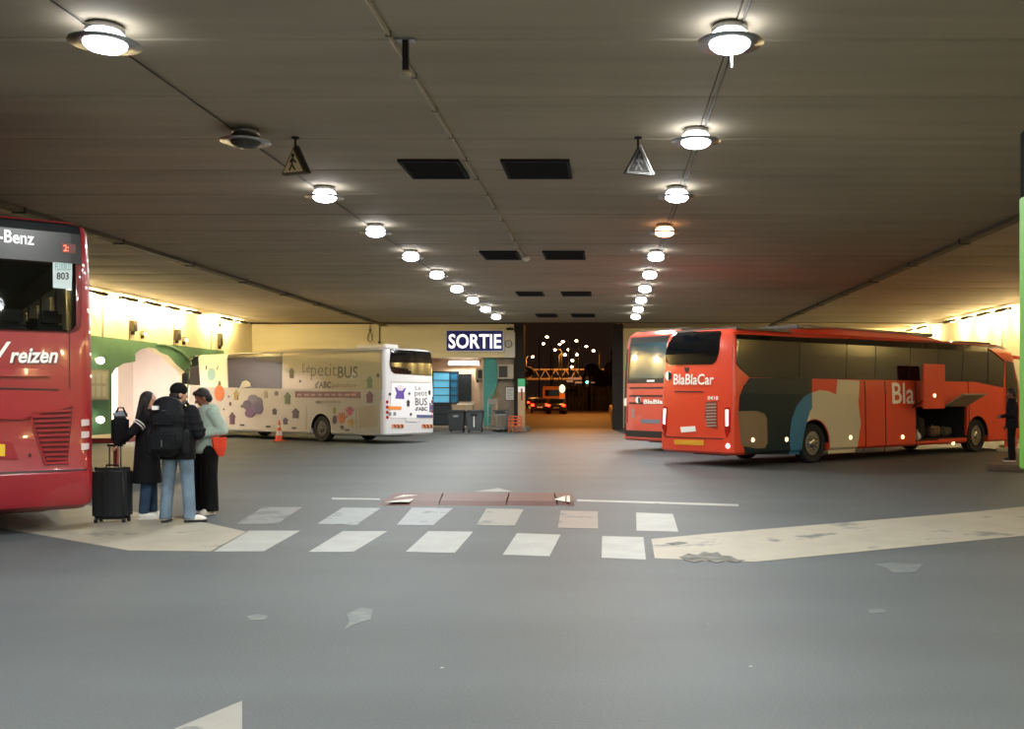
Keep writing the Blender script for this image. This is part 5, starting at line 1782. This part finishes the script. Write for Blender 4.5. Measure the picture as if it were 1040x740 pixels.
# traffic cone in front of the white bus
cn = empty('traffic_cone', (*ground(283.5, 448), 0), 0, 'orange and white traffic cone standing in front of the white bus', 'cone')
CO = mat('cone_orange', '#d8512c', .5)
MB().box(-.2, .2, -.2, .2, 0, .04).build('base', CO, cn, bevel=.012)
MB().lathe([(.15, .04), (.115, .22)], n=18).build('lower_cone', CO, cn, smooth=40)
MB().lathe([(.1155, .22), (.083, .40)], n=18).build('white_band', mat('cone_white', '#cfc4b6', .5), cn, smooth=40)
MB().lathe([(.083, .40), (.062, .52)], n=18).build('middle_cone', CO, cn, smooth=40)
MB().lathe([(.0625, .52), (.047, .61)], n=18).build('white_band', mat('cone_white', '#cfc4b6', .5), cn, smooth=40)
MB().lathe([(.047, .61), (.025, .78), (.02, .79)], n=18).build('tip', CO, cn, smooth=40)

# ================================================================== EXIT SIGN, BOOTH AND WHAT STANDS BEFORE IT
def fbox(x0, y0, x1, y1, Y, dp, z=None):
    """box whose front face spans photo positions (x0,y0)-(x1,y1) at depth Y"""
    a, b = at(x0, y1, Y), at(x1, y0, Y)
    return MB().box(a.x, b.x, Y, Y + dp, a.z, b.z)


sg = empty('exit_sign', (0, 0, 0), 0, 'blue exit sign with white letters SORTIE on the cream fascia', 'sign')
fbox(452.2, 334.6, 512, 357.2, YE - .16, .15).build('frame', LETW, sg, bevel=.02)
fbox(453.6, 335.8, 510.6, 356, YE - .175, .015).build('panel', mat('sign_blue', '#1c2270', .35, emit=.25), sg)
SG = mat('sign_letters_lit', '#ffffff', .4, emit=.9)
a, b_ = at(455.5, 353.8, YE - .18), at(509, 339, YE - .18)
lettering('lettering', 'SORTIE', lambda u, v, d: (a.x + (b_.x - a.x) * u, YE - .181, a.z + (b_.z - a.z) * v), SG, sg, .022)
pn = empty('clock_panel', (0, 0, 0), 0, 'white panel with a small clock right of the exit sign', 'sign')
fbox(512.6, 337, 523, 363, YE - .06, .055).build('panel', mat('panel_white', '#d9d4c6', .5, emit=.0), pn)
c = at(516.5, 349, YE - .065)
MB().lathe([(.16, 0), (.16, -.04), (.15, -.05)], (c.x, c.y, c.z), 20, 'y').build('clock', mat('clock_face', '#bdbcae', .4), pn)
MB().lathe([(.165, .0), (.19, 0), (.19, -.06), (.165, -.06), (.165, 0)], (c.x, c.y, c.z), 20, 'y', False).build('rim', DARKMET, pn)
hnd = MB().bar((c.x, c.y - .055, c.z), (c.x + .08, c.y - .055, c.z), .015, .006).bar((c.x, c.y - .055, c.z), (c.x, c.y - .055, c.z + .1), .012, .006, (1, 0, 0))
hnd.build('hands', BLACK, pn)
cc = empty('security_camera', at(518, 334, YE - .2), 0, 'small dark security camera above the white clock panel', 'camera')
MB().box(-.18, .18, -.12, .02, -.06, .06).build('case', DARKMET, cc, bevel=.02)
MB().tube([(0, 0, .05), (0, .17, .12)], .02, 6).build('bracket', DARKMET, cc)

YW = YR - .001       # booth wall plane
fl = empty('fluorescent_lamp', (0, 0, 0), 0, 'glowing fluorescent tube lamp over the booth window', 'lamp')
fbox(455, 365.5, 487, 371, YW - .16, .16).build('housing', WHITE, fl, bevel=.02)
a, b_ = at(455.5, 369, YW - .2), at(486.5, 369, YW - .2)
MB().tube([tuple(a), tuple(b_)], .06, 10).build('tube', TUBEC, fl)
d = bpy.data.lights.new('booth_light', 'AREA'); d.shape = 'RECTANGLE'; d.size = 1.6; d.size_y = .1; d.energy = 55; d.color = (1, .92, .84)
lo = bpy.data.objects.new('lamp_light', d); col.objects.link(lo); lo.parent = fl; lo.location = ((a.x + b_.x) / 2, YW - .3, a.z - .08); lo.rotation_euler = (-.5, 0, 0)
# lit window with blue shelves
w1 = empty('window_1', (0, 0, 0), 0)
props(w1, kind='structure')
M_BWIN = mat('blue_lit_pane', '#63b6d8', .15, emit=.55)
M_BWIN2 = mat('deep_blue_pane', '#2b6f94', .15, emit=.25)
fr = MB()
for x0, x1, y0, y1 in ((439, 466.3, 377, 378.4), (439, 466.3, 408.6, 410), (439, 440.3, 378, 409), (464.8, 466.3, 378, 409), (456.6, 457.6, 378, 409)):
    p, q = at(x0, y1, YW), at(x1, y0, YW)
    fr.box(p.x, q.x, YW - .1, YW, p.z, q.z)
fr.build('window_frame', mat('frame_dark_blue', '#23343f', .5), w1)
for i, (x0, x1, m) in enumerate(((440.4, 456.5, M_BWIN), (457.7, 464.7, M_BWIN2))):
    for j in range(4):
        y0 = 378.6 + j * 7.6
        fbox(x0, y0, x1, y0 + 6.9, YW - .06, .05).build('pane', m, w1)
for j in range(3):
    y = 385.8 + j * 7.6
    fbox(440.4, y, 464.7, y + .6, YW - .09, .06).build('glazing_bar', mat('frame_dark_blue', '#23343f', .5), w1)
dr = empty('door_1', (0, 0, 0), 0); props(dr, kind='structure')
fbox(438, 410.2, 458, 431.5, YW - .08, .075).build('door_panel', mat('door_slate', '#27333a', .5), dr)
fbox(439.5, 412, 456.5, 420, YW - .095, .015).build('upper_panel', mat('door_slate2', '#2e3d45', .5), dr)
fbox(439.5, 421.5, 456.5, 430, YW - .095, .015).build('lower_panel', mat('door_slate2', '#2e3d45', .5), dr)
w2 = empty('window_2', (0, 0, 0), 0); props(w2, kind='structure')
fbox(464.9, 378.6, 479.8, 409.2, YW - .06, .055).build('window_frame', mat('frame_pale', '#b7a48e', .5), w2)
fbox(466.0, 379.8, 478.8, 407.6, YW - .075, .012).build('pane', mat('dark_pane', '#23272a', .1), w2)
fbox(464, 409.4, 481, 411, YW - .2, .19).build('window_sill', WHITE, w2)
bs = empty('counter_box', (0, 0, 0), 0, 'cream counter box under the dark booth window', 'cabinet')
fbox(459.5, 410.8, 480, 416.5, YW - .35, .34).build('top_box', mat('counter_cream', '#cbb899', .6), bs)
q0, q1 = at(461, 416.5, YW - .33), at(478.5, 431, YW - .33)
MB().box(q0.x, q1.x, YW - .33, YW - .02, .14, q0.z).build('base', mat('counter_dark', '#4a4038', .6), bs)


def ac_unit(x0, y0, x1, y1, Y, lab, fan_left=True):
    r = empty('air_conditioner', (0, 0, 0), 0, lab, 'air conditioner')
    fbox(x0, y0, x1, y1, Y, .45).build('case', mat('ac_beige', '#b3aa97', .5), r, bevel=.02)
    wd = x1 - x0
    xa, xb = (x0 + .06 * wd, x0 + .62 * wd) if fan_left else (x0 + .3 * wd, x1 - .06 * wd)
    fbox(xa, y0 + 1.5, xb, y1 - 1.5, Y - .015, .012).build('fan_opening', mat('ac_dark', '#2b2a29', .6), r)
    for k in range(6):
        y = y0 + 2 + k * (y1 - y0 - 4) / 5
        p, q = at(xa, y, Y - .02), at(xb, y, Y - .02)
        MB().bar(tuple(p), tuple(q), .02, .012).build('grille_bar', mat('ac_mid', '#5b5850', .5), r)
    p, q = at(x0 + 1, y1, Y), at(x1 - 1, y1, Y)
    for X in (p.x, q.x):
        MB().box(X - .03, X + .03, Y + .05, Y + .42, p.z - .12, p.z).build('bracket', DARKMET, r)
    return r


ac_unit(483, 374, 491, 385.5, YW - .46, 'small air conditioner box on the booth wall left of the teal panel', False)
ac_unit(505.5, 370, 521.5, 384.5, YE - .08, 'large beige air conditioner unit right of the teal panel')
# teal rounded panel / column
tp = empty('teal_panel', (0, 0, 0), 0, 'tall teal panel with a rounded right edge in front of the booth', 'panel')
Yt = YE + .5
pts = [(491.5, 363.5), (503.5, 363.5), (505, 368), (505.5, 378), (505, 390), (503, 398), (500, 403), (498, 436), (491.5, 436)]
P3 = [at(x, y, Yt) for x, y in pts]
P3 = [(p.x, max(p.z, .14) if y < 430 else .141) for p, (x, y) in zip(P3, pts)]
MB().prism(P3, lambda u, v, t: (u, Yt + t, v), .12).build('panel', mat('teal_paint', '#3f9c98', .5, var=.06, scale=3), tp, bevel=.01)
p, q = at(489.8, 363.5, Yt), at(491.3, 436, Yt)
MB().box(p.x, q.x, Yt - .02, Yt + .14, .141, p.z).build('edge_post', mat('post_pale', '#b7b2a2', .5), tp)
# wall notice
nt_ = empty('wall_notice', (0, 0, 0), 0, 'white paper notice on the grey wall beside the trolleys', 'notice')
fbox(513.2, 392.6, 522.3, 406.6, YE + .38, .02).build('board', DARKMET, nt_)
fbox(513.8, 393.2, 521.8, 406, YE + .372, .008).build('paper', mat('notice_white', '#e3e3e0', .6), nt_)
for k in range(7):
    fbox(514.8, 395 + k * 1.5, 520.6 - (k % 3), 395.6 + k * 1.5, YE + .369, .003).build('text_line', mat('print_grey', '#8c8c8c', .6), nt_)
gw = MB()
p, q = at(505.5, 385, YE + .4), at(525, 436, YE + .4)
gw.box(p.x, XF1 - .003, YE + .4, YE + .5, .141, fz - .005)
g_ = gw.build('wall_screen', mat('screen_grey', '#857a6c', .7, var=.1, scale=3)); props(g_, kind='structure')

# wheelie bins
def bin_(x, Y, m, lab, tag_m):
    X = (x - PCX) * Y / FPX
    r = empty('wheelie_bin', (X, Y, 0), 0, lab, 'bin')
    rings = []
    for z, w_, d0, d1 in ((.08, .36, -.26, .26), (.2, .38, -.28, .27), (.96, .46, -.36, .32)):
        rings.append([(-w_ / 1, d0, z), (w_ / 1, d0, z), (w_ / 1, d1, z), (-w_ / 1, d1, z)])
    s_ = .86
    rings = [[(x_ * s_, y_, z_) for x_, y_, z_ in rg] for rg in rings]
    MB().loft(rings).build('bin_body', m, r, bevel=.025)
    MB().box(-.43, .43, -.40, .36, .965, 1.0).build('lid', m, r, bevel=.015)
    MB().box(-.36, .36, -.34, .3, 1.0, 1.05).build('lid_dome', m, r, bevel=.02)
    for e in (-1, 1):
        MB().lathe([(.1, -.03), (.1, .03)], (e * .3, .27, .1), 14, 'x').build('wheel', RUBBER, r)
    MB().tube([(-.3, .36, .93), (-.3, .42, .95), (.3, .42, .95), (.3, .36, .93)], .018, 8).build('handle', BLACK, r)
    tag_m(r)
    return r


BING = mat('bin_grey', '#4a4e52', .5)
bin_(463.7, 46.3, mat('bin_dark', '#3a3d40', .5), 'dark grey wheelie bin nearest the white bus', lambda r: MB().box(-.12, .12, -.345, -.335, .72, .8).build('sticker', mat('sticker_pale', '#8f9498', .5), r))
bin_(482.3, 46.3, BING, 'lighter grey wheelie bin with white stripe beside the trolleys', lambda r: (MB().box(-.02, .02, -.345, -.28, .25, .75).build('stripe', LETW, r), MB().box(-.16, .16, -.375, -.335, .78, .88).build('dark_grip', BLACK, r)))

# luggage trolleys nested together
def trolley(X, Y, rz, lab):
    r = empty('luggage_trolley', (X, Y, 0), rz, lab, 'trolley', 'nested luggage trolleys')
    m = STEEL
    for e in (-1, 1):
        MB().tube([(e * .3, .75, .12), (e * .3, -.35, .14), (e * .3, -.45, .3), (e * .3, -.55, 1.02)], .02, 8).build('side_rail', m, r)
    MB().tube([(-.3, -.55, 1.02), (.3, -.55, 1.02)], .028, 8).build('push_bar', BLACK, r)
    MB().box(-.29, .29, -.3, .7, .15, .17).build('deck', m, r)
    for k in range(5):
        x = -.24 + k * .12
        MB().tube([(x, -.38, .2), (x, -.5, .8)], .01, 6).build('back_bar', m, r)
    MB().tube([(-.3, -.5, .8), (.3, -.5, .8)], .014, 6).build('cross_bar', m, r)
    MB().box(-.26, .26, -.56, -.3, .80, .83).build('basket_floor', m, r)
    MB().tube([(-.27, -.56, .95), (-.27, -.25, .95), (.27, -.25, .95), (.27, -.56, .95)], .012, 6).build('basket_rim', m, r)
    MB().box(-.2, .2, -.595, -.575, .85, 1.0).build('advert_plate', BLACK, r)
    for x, y in ((-.28, .62), (.28, .62), (0, -.3)):
        MB().lathe([(.07, -.018), (.07, .018)], (x, y, .07), 12, 'x').build('wheel', RUBBER, r)
    return r


for k, l in enumerate(('nearest', 'middle', 'farthest')):
    trolley(-5.2 + k * .02, 46.9 + k * .42, .12, 'steel luggage trolley, the %s of the nested row beside the bins' % l)
tb_ = empty('folded_trolley', (*[v for v in (at(500, 400, 49.0).x, 49.0)], .141 * 0), 0, 'folded steel trolley leaning upright against the teal panel', 'trolley')
for e in (-.22, .22):
    MB().tube([(e, -.1, 0.02), (e, .05, 1.5), (e + .25, .1, 2.0)], .022, 8).build('rail', STEEL, tb_)
for z in (.3, .75, 1.2):
    MB().tube([(-.22, -.07 + z * .1, z), (.22, -.07 + z * .1, z)], .016, 6).build('rung', STEEL, tb_)
MB().box(-.2, .24, .0, .03, 1.3, 1.55).build('plate', mat('plate_grey2', '#8d8a85', .5), tb_)

# bollard post with green top and red mark, on a concrete kerb
Yq = 47.0
kb = MB().box(at(519, 430, Yq).x, at(535, 430, Yq).x, Yq - .3, Yq + 2.4, 0, .22).build('kerb_block', M_GREYC, bevel=.03)
props(kb, 'concrete kerb block at the foot of the green-topped post', 'kerb')
ps = empty('marker_post', (at(529.7, 430, Yq).x, Yq, .22), 0, 'beige marker post with green and white top beside the exit', 'post')
zt_ = at(0, 384.5, Yq).z - .22
MB().box(-.17, .17, -.12, .12, 0, zt_ * .72).build('shaft', mat('post_beige', '#a2845e', .6), ps, bevel=.02)
MB().box(-.16, .16, -.11, .11, zt_ * .722, zt_ * .84).build('white_band', WHITE, ps)
MB().box(-.17, .17, -.12, .12, zt_ * .842, zt_).build('green_top', mat('post_green', '#2f8f5c', .5, emit=.25), ps, bevel=.02)
MB().box(-.02, .06, -.128, -.12, zt_ * .55, zt_ * .8).build('red_mark', mat('mark_red', '#7a1712', .5), ps)
ox = empty('orange_crate', (at(523.5, 430, 46.1).x, 46.1, 0), 0, 'orange plastic mesh crate beside the post by the exit', 'crate')
OC = mat('crate_orange', '#c0532c', .6)
for z in (.30, .45, .60, .74):
    MB().tube([(-.3, -.18, z), (.28, -.18, z), (.28, .18, z), (-.3, .18, z), (-.3, -.18, z)], .022, 6).build('rail', OC, ox)
for x in (-.3, -.1, .1, .28):
    for y in (-.18, .18):
        MB().tube([(x, y, .0), (x, y, .75)], .018, 6).build('upright', OC, ox)
MB().box(-.29, .27, -.17, .17, .28, .30).build('bottom', OC, ox)

# ================================================================== OUTSIDE, NIGHT STREET BEYOND THE EXIT
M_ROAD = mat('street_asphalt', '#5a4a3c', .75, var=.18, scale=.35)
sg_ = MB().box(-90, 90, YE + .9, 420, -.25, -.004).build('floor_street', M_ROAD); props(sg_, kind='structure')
SOD = (1, .36, .06)


def street_lamp(x, y, ht, lab, power=0., arm=1.2, side=1, glow='#ffcf98', em=22.):
    """lamp head seen at photo position (x, y), standing on a pole of height ht"""
    Y = FPX * (ht - EYE) / (PCY - y)
    X = (x - PCX) * Y / FPX
    s_ = max(1., Y / 90)
    r = empty('street_lamp', (X, Y, 0), 0, lab, 'street lamp', 'street lamps beyond the exit')
    MB().tube([(side * arm, 0, -.004), (side * arm, 0, ht - .3), (side * arm * .7, 0, ht + .1), (.3 * side, 0, ht + .15)], [.11, .08, .06, .05], 8).build('pole', DARKMET, r)
    MB().box(-.35, .45, -.22, .22, ht + .05, ht + .2).build('lamp_head', DARKMET, r, bevel=.04)
    rr = .32 * s_ * .42
    MB().ell((0, -.05, ht - .02), (rr, rr, rr * .8), 12, 8).build('bulb', mat('sodium_bulb' + glow[1:], glow, .3, emit=em), r, smooth=180)
    if power:
        d = bpy.data.lights.new('sodium', 'POINT'); d.energy = power; d.color = SOD; d.shadow_soft_size = .3
        lo = bpy.data.objects.new('lamp_light', d); col.objects.link(lo); lo.parent = r; lo.location = (0, 0, ht - .55)
    return r


LP = [(541, 362), (552, 348.6), (555.5, 341.8), (563.8, 355), (568.5, 349.3), (571.7, 346.5), (573.8, 359.8), (577.5, 354.8), (585.3, 345.7), (581.3, 365.8), (580.7, 372.3), (586, 359.8), (595.5, 351.5), (602.8, 355.8), (604, 380)]
for i, (x, y) in enumerate(LP):
    street_lamp(x, y, (10. if i else 8.8) + (i % 3) * .5, 'glowing orange street lamp, number %s from the left beyond the exit' % ('one two three four five six seven eight nine ten eleven twelve thirteen fourteen fifteen'.split()[i]), 5000. if i in (3, 6, 0, 10) else 0., side=1 if i % 2 else -1)
# two near lamps, hidden above the ceiling edge, light the road
for X, Y, sd, l, pw in ((-1.5, 70., 1, 'first', 1500.), (-2.6, 92., 1, 'second', 6500.)):
    ht = 9.5
    street_lamp(PCX + X * FPX / Y, PCY - FPX * (ht - EYE) / Y, ht, 'orange street lamp just outside the exit, hidden above the ceiling edge, the %s one' % l, pw, arm=3.6, side=sd)

# lattice footbridge over the road
fb = empty('footbridge', (0, 205, 0), 0, 'pale lattice footbridge spanning the dark street beyond the exit', 'bridge')
BR = mat('bridge_steel', '#9c8a78', .6, var=.1, scale=1)
za, zb2 = EYE + 17.5 * .205, EYE + 27 * .205
xa, xb = (533 - PCX) * .205, (606 - PCX) * .205
MB().box(xa - 8, xb + 8, -.2, .2, za - .15, za + .15).build('lower_chord', BR, fb)
MB().box(xa - 8, xb + 8, -.2, .2, zb2 - .15, zb2 + .15).build('upper_chord', BR, fb)
MB().box(xa - 8, xb + 8, .2, 2.5, za - .3, za - .1).build('deck', BR, fb)
n = 14
dg = MB().bar((0, 0, za), ((xb - xa) / n, 0, zb2), .16, .16, (0, 1, 0)).mesh('brace'); dg.materials.append(BR)
dg2 = MB().bar((0, 0, zb2), ((xb - xa) / n, 0, za), .16, .16, (0, 1, 0)).mesh('brace'); dg2.materials.append(BR)
for k in range(n):
    o = link_mesh('brace', dg if k % 2 else dg2, None, fb); o.location = (xa + k * (xb - xa) / n, 0, 0)
for X in (xa - 7.5, xb + 7.5):
    MB().box(X - .4, X + .4, .3, 2.2, 0, za - .3).build('pier', M_DARKC, fb)

# boundary hedge and low wall on the right of the road
hg = MB()
for k in range(60):
    X = (578 + k * .95 - PCX) * .118
    hg.ell((X, 118 + random.uniform(-.6, .6), 1.2), (.65, .8, 1.5 + random.uniform(-.25, .35)), 9, 7)
ho = hg.remesh('hedge', mat('hedge_dark', '#2a2417', .9, var=.3, scale=3, bump=.6), None, .16, 1)
props(ho, 'dark hedge along the far side of the street beyond the exit', 'hedge')
lw = MB()
pts = [(624.5, 434.4), (622, 424), (620, 418.6)]
gpts = [ground(x, y) for x, y in pts]
for i in range(len(gpts) - 1):
    p, q = Vector(gpts[i]), Vector(gpts[i + 1])
    lw.bar((p.x, p.y, .4), (q.x, q.y, .4), .28, .8)
low = lw.build('street_barrier', mat('barrier_concrete', '#a08468', .8, var=.1, scale=.6))
props(low, 'low pale concrete barrier curving along the right side of the street', 'barrier')
for xa_, xb_ in ((557.5, 563.5), (567, 569), (575, 581.5)):
    MB().prism([ground(xa_, 412.6), ground(xb_, 412.6), ground(xb_, 413.8), ground(xa_, 413.8)], lambda u, v, t: (u, v, t - .003), .01).build('lane_mark', LETW, sg_)
MB().prism([ground(533, 407 + 6), ground(541, 413.4), ground(541, 414.6), ground(533, 414.4)], lambda u, v, t: (u, v, t - .003), .01).build('lane_mark', LETW, sg_)

# traffic light and road signs
tl = empty('traffic_light', (*[v for v in (at(596.3, 388, 110).x, 110)], 0), 0, 'traffic light showing green beyond the exit', 'traffic light')
MB().tube([(0, 0, 0), (0, 0, 4.6)], .08, 8).build('pole', DARKMET, tl)
MB().box(-.2, .2, -.2, .12, 2.75, 3.85).build('housing', BLACK, tl, bevel=.04)
for z, c, e in ((3.25, '#48ffc8', 20.), (3.5, '#3a2a10', 0.), (3.72, '#3a1010', 0.)):
    MB().lathe([(.13, 0), (.11, -.05), (.02, -.07)], (0, -.2, z), 14, 'y').build('lens', mat('signal' + c[1:], c, .3, emit=e), tl)
gn = empty('direction_sign', (0, 112, 0), 0, 'pale direction sign boards on posts left of the green traffic light', 'sign')
for x0, y0, x1, y1 in ((575.5, 386, 582, 388), (577, 383.2, 589, 385.4), (584, 387.2, 591, 389.2), (600, 387.8, 604, 388.8)):
    p, q = at(x0, y1, 112), at(x1, y0, 112)
    MB().box(p.x, q.x, -.05, .05, p.z, q.z).build('board', mat('board_lit', '#b7977a', .5, emit=.35), gn)
for x in (578, 588, 601):
    X = at(x, 388, 112).x
    MB().tube([(X, .1, 0), (X, .1, 3.9)], .06, 6).build('post', DARKMET, gn)
pil_ = empty('lit_pillar', (*[v for v in (at(571, 400, 96).x, 96)], 0), 0, 'orange-lit pillar with a pale round lamp on top in the street', 'pillar')
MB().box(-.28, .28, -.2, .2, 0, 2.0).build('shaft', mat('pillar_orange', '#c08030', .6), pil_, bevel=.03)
MB().ell((0, -.1, 2.4), (.3, .25, .42), 12, 8).build('lamp_globe', mat('pillar_globe', '#d9e4d0', .4, emit=1.2), pil_, smooth=180)


# vehicles waiting in the street, seen from behind
def car(x, y, Y, rz, m, lab, van=False):
    X = (x - PCX) * Y / FPX
    r = empty('van' if van else 'car', (X, Y, 0), rz, lab, 'van' if van else 'car')
    if van:
        prof = [(-2.4, .35), (-2.45, 1.0), (-2.4, 2.7), (-2.3, 2.8), (1.2, 2.8), (1.6, 2.0), (2.5, 1.4), (2.6, .9), (2.6, .35)]
        hw = 1.05
    else:
        prof = [(-2.05, .32), (-2.12, .7), (-2.05, .98), (-1.85, 1.02), (-1.4, 1.42), (-.2, 1.48), (.5, 1.38), (1.15, 1.0), (1.95, .86), (2.1, .6), (2.1, .32)]
        hw = .87
    MB().prism(prof, lambda u, v, t: (t - hw, u, v), 2 * hw).build('body', m, r, bevel=.07, seg=3)
    if van:
        MB().box(-.8, .8, -2.47, -2.42, 1.7, 2.4).build('rear_window', GLASS, r)
        lz, lx, ly = 1.25, .9, -2.47
    else:
        MB().add([(-.66, -1.86, 1.05), (.66, -1.86, 1.05), (.58, -1.44, 1.40), (-.58, -1.44, 1.40)], [(0, 1, 2, 3)]).build('rear_window', GLASS, r)
        lz, lx, ly = .82, .7, -2.14
    for e in (-1, 1):
        MB().box(e * lx - .14, e * lx + .14, ly - .02, ly + .08, lz - .1, lz + .1).build('tail_lamp', mat('tail_glow', '#ff2a14', .3, emit=14), r, bevel=.02)
        for wy in (-1.3, 1.3):
            MB().lathe([(.33, -.1), (.33, .1)], (e * (hw - .09), wy, .33), 16, 'x').build('wheel', RUBBER, r)
    MB().box(-.26, .26, ly - .015, ly + .05, .55 if not van else .7, .67 if not van else .82).build('number_plate', LETW, r)
    return r


RC = mat('car_red', '#8a1a16', .3, coat=.5)
car(548, 400, 120, .1, RC, 'red car with glowing tail lights, leftmost in the dark street')
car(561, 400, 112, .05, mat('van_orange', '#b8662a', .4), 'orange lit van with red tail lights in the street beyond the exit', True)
car(548, 403, 98, .08, mat('car_dark', '#2b1a18', .3, coat=.5), 'dark car with bright red tail lights, nearest in the street')
car(566, 403, 94, .0, mat('car_black', '#1a1412', .3, coat=.5), 'black car beside the lit pillar in the street')
car(541, 399, 140, .12, RC, 'red car farthest left under the footbridge')
# dark trees and blocks closing the view
for i, (x, Y, hh, ww) in enumerate(((520, 170, 6.5, 7), (612, 150, 7, 6), (634, 130, 8, 5))):
    X = (x - PCX) * Y / FPX
    t = empty('street_tree', (X, Y, 0), 0, 'dark tree in the night street, %s' % ('left of the footbridge', 'right of the traffic light', 'behind the right exit pier')[i], 'tree')
    MB().tube([(0, 0, 0), (.1, 0, hh * .5), (0, 0, hh * .75)], [.25, .18, .1], 8).build('trunk', mat('bark_dark', '#2a1f16', .9), t)
    cb = MB()
    for k in range(16):
        cb.ell((random.uniform(-ww, ww) * .38, random.uniform(-1, 1), hh * .72 + random.uniform(-hh, hh) * .2), (ww * .2, ww * .2, hh * .14), 9, 7)
    cb.remesh('crown', mat('leaf_dark', '#211a10', .9, var=.4, scale=2, bump=.7), t, .22, 1)
